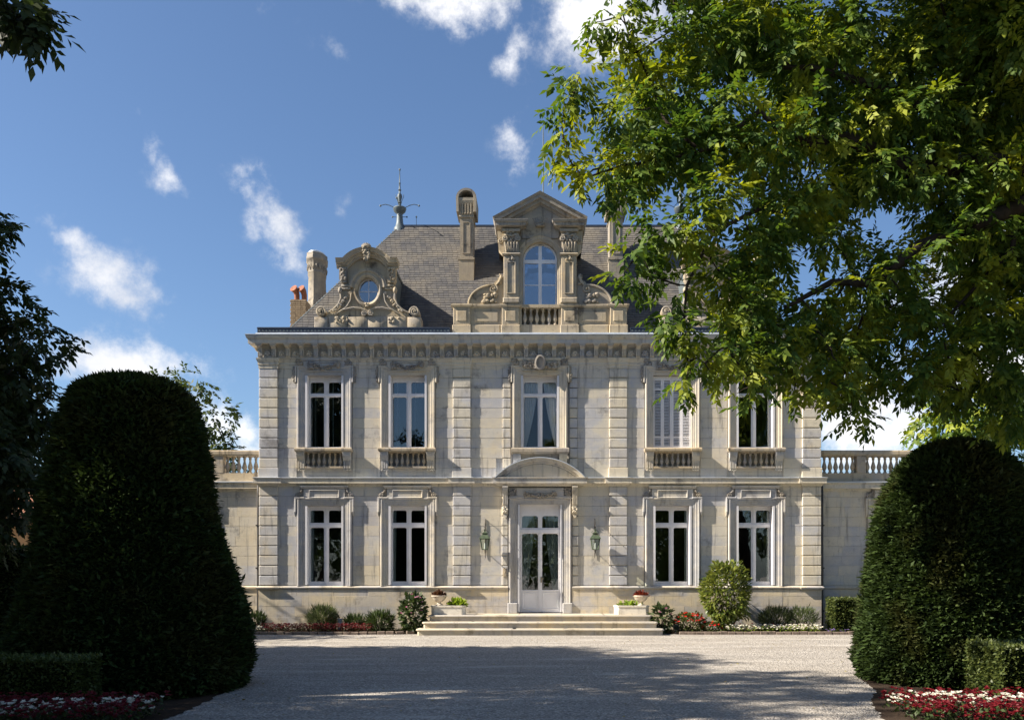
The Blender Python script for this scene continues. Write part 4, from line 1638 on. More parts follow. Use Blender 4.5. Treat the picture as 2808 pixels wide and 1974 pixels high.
def finial(cx):
    F = put('roof_finial', None, CH, (cx, 3.95, 13.5))
    m = MB()
    m.lathe([(.22, 0), (.20, .25), (.155, .30), (.12, .45), (.10, .72), (.13, .76), (.20, .82), (.235, .92), (.21, .96), (.06, .98), (.05, 1.10), (.075, 1.13), (.05, 1.16), (.055, 1.22), (.09, 1.34), (.07, 1.42), (.035, 1.46), (.03, 1.54), (.06, 1.57), (.03, 1.61), (.025, 1.78), (.04, 1.81), (.02, 1.84), (.012, 2.24), (.035, 2.27), (.03, 2.31), (.0, 2.33)], n=14)
    put('spire', m.mesh('spire', 'lead', 40), F)
    for k in range(4):
        a = PI / 2 * k
        c, s = math.cos(a), math.sin(a)
        r = MB()
        r.tube([(.12 * c, .12 * s, .93), (.34 * c, .34 * s, 1.04), (.50 * c, .50 * s, 1.08), (.66 * c, .66 * s, 1.04)], .013, 6)
        r.blob((.67 * c, .67 * s, 1.03), .036, 8, 5)
        r.tube([(.08 * c, .08 * s, .64), (.24 * c, .24 * s, .64)], .010, 6)
        r.blob((.25 * c, .25 * s, .64), .03, 8, 5)
        r.tube([(.04 * c, .04 * s, 1.12), (.14 * c, .14 * s, 1.34), (.13 * c, .13 * s, 1.42)], .010, 6)
        put('finial_arm', r.mesh('finial_arm', 'lead', 50), F)


finial(-4.88)
finial(4.88)
MB().lathe([(.05, 0), (.04, .2), (.022, .25), (.018, 3.3), (.006, 3.6)], n=8).build('flagpole', 'lead', CH, (.11, 3.95, 13.75), 40)
MB().lathe([(.008, 0), (.008, .3), (.03, .33), (.02, .37), (.0, .39)], n=8).build('rod_tip', 'lead', CH, (-4.3, 3.95, 13.8), 40)

# ------------------------------------------------------------------ wings with balustraded terraces


def wing(s_, label):
    Wg = thing('terrace_wing', label, 'building wing')
    Y = .40
    x_in, x_out = 8.52, 13.2

    def xr(a, b):
        return sorted((s_ * a, s_ * b))
    wc = 10.95
    m = MB()
    m.box(*xr(x_in, wc - HW), Y + .03, 9, -.3, 4.4)
    m.box(*xr(wc + HW, x_out), Y + .03, 9, -.3, 4.4)
    m.box(*xr(wc - HW, wc + HW), Y + .03, 9, -.3, ZL0)
    m.box(*xr(wc - HW, wc + HW), Y + .03, 9, ZL1, 4.4)
    m.box(*xr(wc - HW, wc + HW), Y + .9, 9, ZL0, ZL1)
    wl = put('wall', m.mesh('wall', 'ashlar_plain'), Wg)
    x0, x1 = xr(x_in + .06, wc - .88)
    lay(low, x0, x1, wl, Y, Y + .04, 'ashlar', .75, [])
    lay([(.05, .44), (.44, .753), (.753, 1.066), (1.066, 1.262)], x0, x1, wl, Y - .04, Y + .04, 'plinth', .8, [])
    c = MB()
    pth = [(xr(x_in, x_out)[0], Y), (xr(x_in, x_out)[1], Y)]
    c.sweep(pth, [(-.02, 1.25), (.05, 1.262), (.08, 1.30), (.08, 1.34), (.0, 1.375)], XY)
    put('plinth_cap', c.mesh('plinth_cap', 'plinth', 30), Wg)
    c = MB()
    c.sweep(pth, [(-.02, 4.28), (.015, 4.29), (.03, 4.33), (.05, 4.36), (.14, 4.37), (.14, 4.50), (.17, 4.52), (.17, 4.55), (-.02, 4.58)], XY)
    put('cornice', c.mesh('cornice', 'ashlar', 30), Wg)
    put('flashing', MB().sweep(pth, [(.15, 4.555), (.18, 4.557), (.18, 4.575), (.0, 4.60), (-.05, 4.60)], XY).mesh('flashing', 'zinc'), Wg)
    bl = MB()
    bl.box(*xr(x_in, x_out), Y + .03, Y + .33, 4.56, 4.86)
    bl.sweep(pth, [(-.34, 5.38), (-.02, 5.385), (.0, 5.41), (.02, 5.44), (.02, 5.53), (.0, 5.56), (-.34, 5.56)], XY)
    BL = put('balustrade', bl.mesh('balustrade', 'balstone'), Wg)
    posts = [9.94, 11.5, 13.06]
    pm = cache.setdefault('wpost', MB().cbox(-.14, .14, .02, .30, 4.86, 5.383, .012).mesh('balustrade_post', 'balstone'))
    for p in posts:
        put('balustrade_post', pm, BL, (s_ * p, Y, 0))
    bb = cache.setdefault('wbal', MB().lathe([(r * 1.3, z * 1.305) for r, z in BALP], n=10).mesh('baluster', 'balstone', 50))
    edges = [x_in + .05] + posts
    for i in range(len(edges) - 1):
        a = edges[i] + (.14 if i else .0)
        b_ = edges[i + 1] - .14
        n = 7
        for k in range(n):
            put('baluster', bb, BL, (s_ * (a + (b_ - a) * (k + .5) / n), Y + .17, 4.86))
    fr, panes, sh, (p0, p1) = LOW
    W = put('window', None, Wg, (s_ * wc, Y, 0))
    put('window_frame', fr, W)
    for pmh in panes:
        for q in (-1, 1):
            put('pane', pmh, W, (q * (p0 + p1) / 2, 0, 0))
    for q in (-1, 1):
        put('folded_shutter', sh, W, (q * (HW - .034), 0, 0))
    S = put('window_surround', SL, Wg, (s_ * wc, Y, 0))
    for o_ in SLO:
        put('scroll_ornament', o_, S)


wing(-1, 'low stone wing with balustrade behind the left yew')
wing(1, 'low stone wing with balustrade and window behind the right yew')

# ------------------------------------------------------------------ ground
gm = MB()
gm.add([(-400, -400, 0), (400, -400, 0), (400, 400, 0), (-400, 400, 0)], [(0, 1, 2, 3)])
tag(gm.build('gravel_ground', 'gravel'), kind='structure')


def sheet(name, pts, z, mat):
    m = MB()
    m.add([(x, y, z) for x, y in pts], [tuple(range(len(pts)))])
    return tag(m.build(name, mat), kind='structure')


sheet('planting_bed', [(-16, -.05), (-3.6, -.05), (-3.62, -1.2), (-4.2, -1.50), (-5.2, -1.6), (-16, -1.6)], .03, 'soil')
sheet('planting_bed', [(3.6, -.05), (16, -.05), (16, -1.56), (4.0, -1.56), (3.62, -1.3)], .03, 'soil')


def ragged(pts, j=.03, step=.10):
    out = []
    for (a, b) in zip(pts, pts[1:] + pts[:1]):
        n = max(1, int(math.hypot(b[0] - a[0], b[1] - a[1]) / step))
        for k in range(n):
            f = k / n
            out.append((a[0] + (b[0] - a[0]) * f + random.uniform(-j, j), a[1] + (b[1] - a[1]) * f + random.uniform(-j, j)))
    return out


sheet('planting_bed', ragged([(-12, -12.0), (-7.2, -12.2), (-5.4, -12.8), (-4.7, -14), (-4.55, -15.2), (-4.45, -16.6), (-4.5, -18.5), (-12, -18.5)]), .006, 'soil')
sheet('planting_bed', ragged([(12, -11.2), (7.4, -11.4), (5.8, -11.9), (5.25, -13), (5.0, -14.3), (4.4, -15.8), (4.1, -17.0), (4.1, -18.5), (12, -18.5)]), .006, 'soil')

sheet('lawn', ragged([(15, -60), (15, 60), (120, 60), (120, -60)], .05, 2.0), .008, 'lawn')
sheet('lawn', ragged([(-120, -60), (-120, 60), (-17, 60), (-17, 14), (-31, 14), (-31, 2), (-17, 2), (-17, -60)], .05, 2.0), .008, 'lawn')
# brick edging of the beds by the house
ED = MB().cbox(-.11, .11, -.05, .05, -.02, .085, .012).mesh('edging_brick', 'edging')


def edging(path, label):
    E = thing('bed_edging', label, 'edging')
    for (a, b) in zip(path, path[1:]):
        a, b = Vector(a), Vector(b)
        l = (b - a).length
        n = max(1, int(l / .23))
        ang = math.atan2(b.y - a.y, b.x - a.x)
        for k in range(n):
            p = a + (b - a) * ((k + .5) / n)
            put('edging_brick', ED, E, (p.x, p.y + random.uniform(-.012, .012), random.uniform(-.012, .008)), ang + random.uniform(-.05, .05))


edging([(-13, -1.62), (-5.2, -1.62), (-4.2, -1.52), (-3.62, -1.3)], 'low brick edging along the flower bed left of the steps')
edging([(4.0, -1.58), (13, -1.58)], 'low brick edging along the flower bed right of the steps')

# ------------------------------------------------------------------ steps
ST = thing('stone_steps', 'three wide worn limestone steps leading up to the white door', 'steps')
for k, (hx, yf_, z0, z1) in enumerate(((3.51, -2.0, -.05, .18), (3.38, -1.65, .17, .36), (3.25, -1.30, .35, .54))):
    m = MB()
    pth = [(-hx, -.07), (-hx, yf_ + .06), (-hx + .06, yf_), (hx - .06, yf_), (hx, yf_ + .06), (hx, -.07)]
    m.sweep(pth, [(-.10, z0), (-.03, z0), (-.03, z1 - .055), (.0, z1 - .05), (.012, z1 - .03), (.0, z1 - .006), (-.012, z1), (-.10, z1)], XY)
    m.box(-hx + .09, hx - .09, yf_ + .09, -.07, z0, z1 - .003)
    S = put('step', m.mesh('step', 'step', 40), ST)
    n = 5
    for j in range(n):     # slabs of each tread, jointed
        a = -hx + .1 + (2 * hx - .2) * (j + seed.uniform(-.1, .1) * (0 < j < n)) / n
        b = -hx + .1 + (2 * hx - .2) * (j + 1) / n
        put('slab', MB().box(a + .004, b - .004, yf_ + .03, -.07 if k == 2 else yf_ + .42, z1 - .004, z1 + .004).mesh('slab', 'step'), S)

# ------------------------------------------------------------------ foliage


def leaf_object(name, mats, P, D, Nn, ln, wd, parent=None, mi=None, fold=.18):
    n = len(P)
    D = D / (np.linalg.norm(D, axis=1, keepdims=True) + 1e-9)
    S = np.cross(D, Nn)
    S /= (np.linalg.norm(S, axis=1, keepdims=True) + 1e-9)
    N2 = np.cross(S, D)
    ln = np.broadcast_to(ln, (n,))[:, None]
    wd = np.broadcast_to(wd, (n,))[:, None]
    mid = P + D * ln * .42 + N2 * wd * fold
    V = np.empty((n, 4, 3), np.float32)
    V[:, 0] = P
    V[:, 1] = mid + S * wd * .5
    V[:, 2] = P + D * ln
    V[:, 3] = mid - S * wd * .5
    me = bpy.data.meshes.new(name)
    me.vertices.add(n * 4)
    me.vertices.foreach_set('co', V.ravel())
    me.loops.add(n * 4)
    me.loops.foreach_set('vertex_index', np.arange(n * 4, dtype=np.int32))
    me.polygons.add(n)
    me.polygons.foreach_set('loop_start', np.arange(0, n * 4, 4, dtype=np.int32))
    for m in mats:
        me.materials.append(M[m])
    if mi is not None:
        me.polygons.foreach_set('material_index', np.asarray(mi, np.int32))
    me.update(calc_edges=True)
    return put(name, me, parent)


def unit(n):
    v = rng.normal(size=(n, 3))
    return v / np.linalg.norm(v, axis=1, keepdims=True)


def sprays(C, R, per, leaf, m=9, droop=.55, flat=.8, shell=.45, length=.30, width=.40):
    """compound leaves drooping outward from clump centres C with radii R"""
    Ps, Ds, Ns = [], [], []
    for c, r in zip(C, R):
        n = max(4, int(per * r * r))
        u = unit(n)
        rad = r * (shell + (1 - shell) * rng.random(n) ** .5)
        o = np.array(c) + u * rad[:, None] * np.array([1, 1, flat])
        d = u * .75 + rng.normal(size=(n, 3)) * .35
        d[:, 2] -= droop
        d /= np.linalg.norm(d, axis=1, keepdims=True)
        upv = np.tile([0, 0, 1.0], (n, 1)) + rng.normal(size=(n, 3)) * .25
        side = np.cross(d, upv)
        side /= (np.linalg.norm(side, axis=1, keepdims=True) + 1e-9)
        nn = np.cross(side, d)
        L = length * rng.uniform(.7, 1.25, n)
        for k in range(m):
            f = (k + .6) / m
            sg = 1 if k % 2 else -1
            p = o + d * (L * f)[:, None]
            p[:, 2] -= .10 * L * f * f
            dd = d * .55 + side * sg * .75 + rng.normal(size=(n, 3)) * .16
            dd[:, 2] -= .30
            if k == m - 1:
                dd = d.copy()
                dd[:, 2] -= .3
            Ps.append(p)
            Ds.append(dd)
            Ns.append(nn + rng.normal(size=(n, 3)) * .35)
    P, D, N_ = np.concatenate(Ps), np.concatenate(Ds), np.concatenate(Ns)
    ln = leaf * rng.uniform(.7, 1.25, len(P))
    return P, D, N_, ln, ln * width


def PX(px, py, d):
    """point seen at photograph pixel (2296 wide) at distance d"""
    return Vector(((px * 1.223 - 1481) / 2520 * d, d - 28, 1.72 + (1575 - py * 1.223) / 2520 * d))


def bend(a, b, k=5, sag=.06, j=.04, q=random.Random(9)):
    a, b = Vector(a), Vector(b)
    l = (b - a).length
    pts = []
    for i in range(k + 1):
        f = i / k
        p = a.lerp(b, f)
        w = math.sin(PI * f) * l
        pts.append(p + Vector((q.uniform(-j, j), q.uniform(-j, j), sag + q.uniform(-j, j))) * w)
    return pts


def tree(name, label, base, top, tr, limbs, clumps, leaf, per, mat, group=None, twig=.012, **kw):
    T = thing(name, label, 'tree', tuple(base), group)
    base = Vector(base)
    tm = MB()
    tp = bend(base + Vector((0, 0, -.1)), top, 7, 0, .012)
    tm.tube([p - base for p in tp], [tr * (1.35 if i == 0 else 1.08 - .5 * i / 7) for i in range(8)], 10)
    put('trunk', tm.mesh('trunk', 'bark', 60), T)
    nodes = [p for p in tp[3:]]
    for pts, r0, r1 in limbs:
        n = len(pts)
        m = MB()
        m.tube([Vector(p) - base for p in pts], [r0 + (r1 - r0) * i / (n - 1) for i in range(n)], 8)
        put('limb', m.mesh('limb', 'bark', 60), T)
        for a, b in zip(pts, pts[1:]):
            for f in (0, .33, .66):
                nodes.append(Vector(a).lerp(Vector(b), f))
    tw = MB()
    done = []
    for c in sorted(clumps, key=lambda c: min((Vector(c[:3]) - n_).length for n_ in nodes)):
        v = Vector(c[:3])
        near = min(nodes, key=lambda n_: (n_ - v).length)
        l = (near - v).length
        pts = bend(near, v, 4, .05, .05)
        r = min(.05, twig * (1 + l * .6))
        tw.tube([p - base for p in pts], [r, r * .85, r * .7, r * .5, r * .3], 5)
        nodes += pts[2:4]
    tag(put('twig_mass', tw.mesh('twig_mass', 'bark', 60), T), kind='stuff')
    C = np.array([c[:3] for c in clumps]) - np.array(base)
    R_ = np.array([c[3] for c in clumps])
    P, D, N_, ln, wd = sprays(C, R_, per, leaf, **kw)
    o = leaf_object('crown', [mat], P, D, N_, ln, wd, T)
    return T, len(P)


def ball(center, r, n, cr, q, squash=1.0, hollow=.5, keep=None):
    """clump positions through an ellipsoid crown"""
    out = []
    while len(out) < n:
        v = Vector((q.gauss(0, 1), q.gauss(0, 1), q.gauss(0, 1))).normalized()
        k = hollow + (1 - hollow) * q.random() ** .6
        p = Vector(center) + Vector((v.x * r[0], v.y * r[1], v.z * r[2])) * k
        if keep and not keep(p):
            continue
        out.append((p.x, p.y, p.z, cr * q.uniform(.7, 1.25)))
    return out


# the big tree that hangs in from the right
q = random.Random(77)
CL = []
for row in ("1300 170 46 12.0,1262 240 34 12.0,1264 345 36 12.0,1290 205 30 12.1",
            "1390 40 55 12.6,1455 105 60 12.8,1335 50 28 12.6,1525 60 55 13,1400 140 40 12.7",
            "1405 250 65 12.4,1345 375 50 12.0,1430 370 75 12.2,1290 400 26 12,1500 200 75 12.8,1490 310 70 12.4,1260 300 26 12,1390 425 38 12",
            "1600 100 90 13,1620 250 90 12.6,1560 330 80 12.4,1700 60 95 13,1700 330 85 12.6,1600 440 75 12,1800 150 100 13,1820 280 90 12.8",
            "1900 60 100 13.2,2000 150 105 13.4,2100 60 115 13.4,2220 80 100 13.4,1950 270 90 13,2080 250 90 13,2210 240 80 13.2,2290 160 80 13.4",
            "1425 565 40 11.6,1400 610 26 11.6,1440 620 34 11.6,1500 545 48 11.8,1560 510 62 11.8,1475 500 40 11.7",
            "1500 700 46 11.5,1545 740 50 11.5,1570 800 45 11.5,1540 855 34 11.5,1520 640 36 11.7,1600 840 22 11.5",
            "1620 620 70 12.2,1700 560 72 12.4,1760 480 80 12.6,1680 690 70 12,1740 770 66 12,1650 770 52 11.8,1700 830 36 11.7,1690 875 18 11.7",
            "1820 700 66 12.4,1860 790 72 12.2,1940 740 72 12.6,1850 870 42 12,1800 850 36 12,1915 890 24 12,1908 930 14 12,1890 840 36 12",
            "2040 700 74 12.8,2120 790 76 13,2050 830 60 12.8,2220 720 76 13.2,2240 830 70 13.2,2010 580 48 13,2120 470 64 13,2230 420 66 13.2,2240 570 66 13.2",
            "1870 545 50 12.6,2220 500 44 12.6,2120 540 40 12.5,2010 600 42 12.4,1930 650 44 12.3,2250 370 50 12.8,2150 385 46 12.8,2050 400 44 12.7,1960 350 40 12.6,1840 430 66 12.8,2275 330 52 13.2,1950 400 60 12.9,2060 350 64 13,2150 350 50 13.2,2180 640 52 13.1,1980 830 40 12.9,2150 880 46 13.2,2260 930 50 13.4"):
    for t in row.split(','):
        px, py, r, dd = map(float, t.split())
        p = PX(px, py, dd)
        s = 1.223 / 2520 * dd
        CL.append((p.x, p.y, p.z, r * s * .92))
        if px > 1560 or (py > 150 and py < 480 and px > 1380):
            for k in range(3 if px > 1650 else 1):
                p2 = PX(px + q.uniform(-40, 40), py + q.uniform(-40, 40), dd + q.uniform(.5, 2.6))
                CL.append((p2.x, p2.y, p2.z, r * s * q.uniform(.55, .85)))
# the crown carries on beyond the frame on the right and above
CL += ball((9.6, -14.4, 9.2), (3.2, 3.6, 4.2), 70, .8, q, keep=lambda p: p.x > 6.6 or p.z > 10.6)
CL += ball((5.0, -14.6, 11.4), (4.5, 2.6, 1.6), 34, .7, q, keep=lambda p: p.z > 10.3)
LB = [([PX(2560, 700, 13.3), PX(2430, 470, 13.2), PX(2330, 440, 13.1), PX(2217, 493, 13), PX(2061, 554, 12.8), PX(1955, 635, 12.6), PX(1866, 632, 12.5), PX(1760, 690, 12.3)], .17, .025),
      ([PX(2560, 560, 13.3), PX(2400, 380, 13.3), PX(2203, 366, 13.2), PX(2043, 380, 13.1), PX(1901, 312, 13), PX(1813, 320, 12.9), PX(1752, 298, 12.8), PX(1703, 249, 12.8)], .20, .03),
      ([PX(2500, 240, 13.4), PX(2296, 91, 13.5), PX(2198, 172, 13.5), PX(2080, 250, 13.4), PX(1960, 192, 13.2), PX(1818, 152, 13), PX(1747, 152, 13)], .13, .025),
      ([PX(1703, 249, 12.8), PX(1600, 330, 12.6), PX(1490, 360, 12.4), PX(1400, 370, 12.2), PX(1310, 400, 12.1)], .035, .012),
      ([PX(1700, 470, 12.4), PX(1600, 520, 12), PX(1540, 640, 11.7), PX(1530, 760, 11.6), PX(1550, 840, 11.5)], .03, .008),
      ([PX(1560, 330, 12.4), PX(1490, 270, 12.5), PX(1462, 190, 12.7), PX(1410, 80, 12.7), PX(1390, 10, 12.7)], .028, .008),
      ([PX(2280, 470, 13.1), PX(2270, 560, 13.2), PX(2190, 640, 13.2), PX(2080, 760, 13)], .05, .015)]
tb = Vector((10.1, -14.7, 0))
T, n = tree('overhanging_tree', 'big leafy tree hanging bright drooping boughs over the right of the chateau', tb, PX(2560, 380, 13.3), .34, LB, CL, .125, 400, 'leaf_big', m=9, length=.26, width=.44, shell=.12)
print('big tree leaves', n, len(CL))

# dark tree at the left edge, and its neighbours that throw the shade over the forecourt
q = random.Random(5)
cl = ball((-17.2, -12.6, 8.6), (4.6, 4.0, 6.4), 110, 1.0, q, hollow=.5, keep=lambda p: p.z > 1.2)
cl += ball((-12.9, -10.6, 5.6), (3.3, 2.6, 4.6), 270, .58, q, hollow=.05, keep=lambda p: p.z > 2.4 and p.x < -9.6 - max(0, p.z - 6) * .42)
cl += ball((-11.5, -10.4, 4.3), (2.0, 1.6, 2.0), 70, .45, q, hollow=.0, keep=lambda p: p.z > 2.7)
tree('dark_evergreen_tree', 'dark evergreen tree at the left edge behind the tall left yew', (-15.4, -10.3, 0), (-15.4, -10.3, 9.5), .36, [], cl, .17, 190, 'leaf_dark', m=8, length=.28, width=.5, shell=.15)
q = random.Random(6)
cl = ball((-14.2, -17.2, 8.6), (4.2, 4.8, 5.6), 140, 1.05, q, hollow=.4, keep=lambda p: p.z > 2.6)
for px, py, r, d in [(15, 10, 34, 10.9), (60, 22, 26, 10.9), (84, 52, 14, 10.9), (45, 48, 20, 10.9), (-30, -20, 60, 10.9)] * 4:
    p = PX(px, py, d)
    cl.append((p.x, p.y, p.z, r * 1.223 / 2520 * d))
lb = [(bend((-13.6, -17.2, 6.8), PX(-60, 10, 10.9), 6, .04, .02), .10, .02)]
tree('shade_tree', 'dark leaves of a near tree hanging into the top left corner', (-13.6, -17.2, 0), (-13.6, -17.2, 10), .33, lb, cl, .16, 80, 'leaf_dark', m=8, length=.34, width=.45, group='trees that shade the forecourt')
for i, (x, y, h, lab) in enumerate(((-13.5, -25.5, 9.4, 'leafy tree beside the forecourt, left of the camera'), (-19.0, -5.0, 3.6, 'low leafy tree left of the chateau beyond the dark evergreen'), (-20, -22, 8.8, 'tree farther off on the left of the forecourt'), (-20.5, -14.2, 10.5, 'tall tree between the dark evergreen and the near tree on the left'), (-16, -30, 9.0, 'leafy tree behind the camera on the left'))):
    q = random.Random(20 + i)
    cl = ball((x, y, h), (4.2, 4.3, 5.8), 90, 1.15, q, hollow=.4, keep=lambda p: p.z > 2.2)
    tree('shade_tree', lab, (x, y, 0), (x, y, h + 1), .3, [], cl, .26, 32, 'leaf_dark', m=7, length=.5, width=.5, group='trees that shade the forecourt')
# trees across the garden behind the camera, mirrored in the panes
for i, (x, y, h, rr) in enumerate(((-9, -50, 5.2, 4.0), (2.5, -52, 4.6, 4.0), (11, -48, 6.2, 4.4), (21, -44, 8.0, 5), (-19, -52, 7.0, 4.6))):
    q = random.Random(40 + i)
    cl = ball((x, y, h), (rr, rr, h * .78), 50, 1.5, q, hollow=.4, keep=lambda p: p.z > 1.0)
    tree('garden_tree', 'broad green tree across the garden, mirrored in the panes', (x, y, 0), (x, y, h), .3, [], cl, .42, 9, 'leaf_far', m=7, length=.7, width=.5, group='trees across the garden mirrored in the panes')
# trees beyond the wings
q = random.Random(60)
cl = ball((-19.5, 20, 9.2), (3.2, 2.6, 2.7), 22, .95, q, hollow=.35)
cl += ball((-17.2, 20, 7.6), (1.7, 1.6, 2.2), 11, .7, q, hollow=.2)
tree('far_tree', 'olive green tree showing above the left balustrade', (-19.3, 20, 0), (-19.3, 20, 8.4), .25, [], cl, .30, 30, 'leaf_far', m=7, length=.5, width=.5)
q = random.Random(61)
cl = ball((21, 14, 7.6), (4.6, 3.6, 4.6), 44, 1.15, q, hollow=.35)
tree('far_tree', 'sunlit green tree rising behind the right yew', (21, 14, 0), (21, 14, 8), .28, [], cl, .32, 26, 'leaf_big', m=7, length=.5, width=.5)

# ------------------------------------------------------------------ clipped yews


def clipped(P, Nn, name, mat, parent, ln, wd, horiz=.5):
    n = len(P)
    D = Nn * .8 + rng.normal(size=(n, 3)) * .55
    D[:, 2] *= horiz
    D[:, 2] += .12
    upv = np.tile([0, 0, 1.0], (n, 1)) + rng.normal(size=(n, 3)) * .45
    l = ln * rng.uniform(.6, 1.4, n)
    return leaf_object(name, [mat], P, D, upv, l, l * wd, parent)


def yew(label, cx, cy, prof, n, sd):
    Y = thing('clipped_yew', label, 'topiary', (cx, cy, 0), 'pair of clipped yews flanking the forecourt')
    # smooth profile resampled
    zs = np.array([p[1] for p in prof])
    rs_ = np.array([p[0] for p in prof])
    cum = np.concatenate([[0], np.cumsum(np.hypot(np.diff(rs_), np.diff(zs)))])
    t = np.linspace(0, cum[-1], 46)
    zz, rr = np.interp(t, cum, zs), np.interp(t, cum, rs_)
    seg = 48
    ph = random.Random(sd)
    waves = [(ph.uniform(1, 4), ph.uniform(0, 6), ph.uniform(1, 3), ph.uniform(0, 6)) for _ in range(7)]

    def bumpf(a, z):
        s = 0
        for f1, p1_, f2, p2_ in waves:
            s = s + np.sin(np.round(f1) * a + p1_ + f2 * z + p2_)
        return s * .012 + .018 * np.sin(9 * a + 3 * np.sin(2.3 * z)) * np.sin(7.3 * z + 2 * a) + .012 * np.sin(17 * a + 5 * z) * np.sin(13 * z)
    m = MB()
    vs_, fs = [], []
    for i in range(46):
        for k in range(seg):
            a = 2 * PI * k / seg
            r = max(.01, rr[i] * (1 + bumpf(a, zz[i])) - .05)
            vs_.append((r * math.cos(a), r * math.sin(a), zz[i]))
    for i in range(45):
        for k in range(seg):
            j = (k + 1) % seg
            fs.append((i * seg + k, i * seg + j, (i + 1) * seg + j, (i + 1) * seg + k))
    fs.append(tuple(range(45 * seg, 46 * seg)))
    m.add(vs_, fs)
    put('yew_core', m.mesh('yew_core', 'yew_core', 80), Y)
    MB().lathe([(.16, -.05), (.13, .3)], n=8).build('trunk', 'bark', Y)
    # sprigs
    wgt = np.maximum(rr, .05)
    u = rng.random(n)
    cw_ = np.cumsum(wgt)
    cw_ /= cw_[-1]
    ti = np.interp(u, cw_, t)
    z = np.interp(ti, t, zz)
    r = np.interp(ti, t, rr)
    a = rng.uniform(0, 2 * PI, n)
    r2 = r * (1 + bumpf(a, z)) - rng.random(n) * .08 + (rng.random(n) > .95) * rng.random(n) * .09
    P = np.stack([r2 * np.cos(a), r2 * np.sin(a), z], 1)
    # normals from profile slope
    e = .02
    dr = np.interp(np.minimum(ti + e, t[-1]), t, rr) - np.interp(np.maximum(ti - e, 0), t, rr)
    dz = np.interp(np.minimum(ti + e, t[-1]), t, zz) - np.interp(np.maximum(ti - e, 0), t, zz)
    l = np.hypot(dr, dz) + 1e-9
    Nn = np.stack([dz / l * np.cos(a), dz / l * np.sin(a), -dr / l], 1)
    clipped(P, Nn, 'foliage', 'yew', Y, .10, .42, .55)


yew('taller clipped yew on the left of the forecourt, all in shade', -6.22, -14.0,
    [(1.68, .04), (1.78, .3), (1.66, .8), (1.47, 1.6), (1.25, 2.6), (1.07, 3.5), (.98, 4.0), (.91, 4.3), (.79, 4.50), (.58, 4.62), (.3, 4.68), (.01, 4.70)], 66000, 3)
yew('shorter rounder clipped yew on the right, its left flank catching sun', 6.78, -13.0,
    [(1.48, .06), (1.57, .3), (1.51, .8), (1.36, 1.8), (1.20, 2.6), (1.06, 3.1), (.90, 3.45), (.66, 3.70), (.38, 3.83), (.01, 3.87)], 62000, 8)

# ------------------------------------------------------------------ box hedges


def hedge(label, x0, x1, y0, y1, z1, n, mat='box_leaf', leaf=.045):
    H = thing('box_hedge', label, 'hedge', ((x0 + x1) / 2, (y0 + y1) / 2, 0))
    hx, hy = (x1 - x0) / 2, (y1 - y0) / 2
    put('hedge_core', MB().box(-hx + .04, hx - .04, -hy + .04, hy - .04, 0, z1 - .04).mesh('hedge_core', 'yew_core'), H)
    areas = np.array([2 * hx * z1, 2 * hx * z1, 2 * hy * z1, 2 * hy * z1, 4 * hx * hy])
    face = rng.choice(5, n, p=areas / areas.sum())
    u, v = rng.uniform(-1, 1, n), rng.random(n)
    P = np.zeros((n, 3))
    Nn = np.zeros((n, 3))
    for f, (ax, sg) in enumerate(((1, -1), (1, 1), (0, -1), (0, 1))):
        k = face == f
        P[k, ax] = sg * (hy if ax == 1 else hx)
        P[k, 1 - ax] = u[k] * (hx if ax == 1 else hy)
        P[k, 2] = v[k] * z1
        Nn[k, ax] = sg
    k = face == 4
    P[k, 0], P[k, 1], P[k, 2] = u[k] * hx, (v[k] * 2 - 1) * hy, z1
    Nn[k, 2] = 1
    P -= Nn * (rng.random(n) * .06)[:, None]
    P += rng.normal(size=(n, 3)) * .012
    clipped(P, Nn, 'foliage', mat, H, leaf, .6, .9)


hedge('low clipped box hedge in shade at the lower left corner', -9.6, -5.78, -16.6, -15.9, .66, 26000)
hedge('low clipped box hedge at the lower right corner', 5.88, 9.2, -16.3, -15.3, .80, 22000)
hedge('small clipped hedge against the right wing beside the yew', 8.55, 12.5, -1.35, -.5, 1.02, 11000, leaf=.06)
hedge('tall hedge at the far left edge before the ochre house', -16.5, -12.9, -4.5, -3.6, 2.4, 9000, 'shrub_dark', .10)

# ------------------------------------------------------------------ shrubs and flowers


def shrub(name, label, c, r, n, mat, leaf, width=.5, up_=.0, group=None, shell=.6, extra=None, cat='shrub', zmin=.02):
    S = thing(name, label, cat, (c[0], c[1], 0), group)
    u = unit(n)
    rad = shell + (1 - shell) * rng.random(n) ** .5
    lump = 1 + .10 * np.sin(3 * u[:, 0] * 2 + 5 * u[:, 2]) + .08 * np.sin(7 * u[:, 1] + 4 * u[:, 0])
    P = u * (rad * lump)[:, None] * np.array(r)
    P[:, 2] += c[2]
    k = P[:, 2] > zmin
    P, u = P[k], u[k]
    D = u + rng.normal(size=u.shape) * .5
    D[:, 2] += up_
    Nn = np.tile([0, 0, 1.0], (len(P), 1)) + rng.normal(size=u.shape) * .5
    ln = leaf * rng.uniform(.65, 1.3, len(P))
    leaf_object('foliage', [mat], P, D, Nn, ln, ln * width, S)
    m = MB()
    for j in range(5):
        a = 2 * PI * j / 5
        m.tube([(0, 0, -.02), (.25 * r[0] * math.cos(a), .25 * r[1] * math.sin(a), c[2] * .7), (.5 * r[0] * math.cos(a), .5 * r[1] * math.sin(a), c[2] + .2 * r[2])], [.022, .016, .008], 5)
    put('stem', m.mesh('stem', 'bark'), S)
    if extra:
        for mt, cnt, sz in extra:
            u = unit(cnt)
            u[:, 2] = np.abs(u[:, 2])
            u[:, 1] = -np.abs(u[:, 1])
            C = u * np.array(r) * 1.02 + np.array([0, 0, c[2]])
            petals(C, [mt], sz, S)
    return S


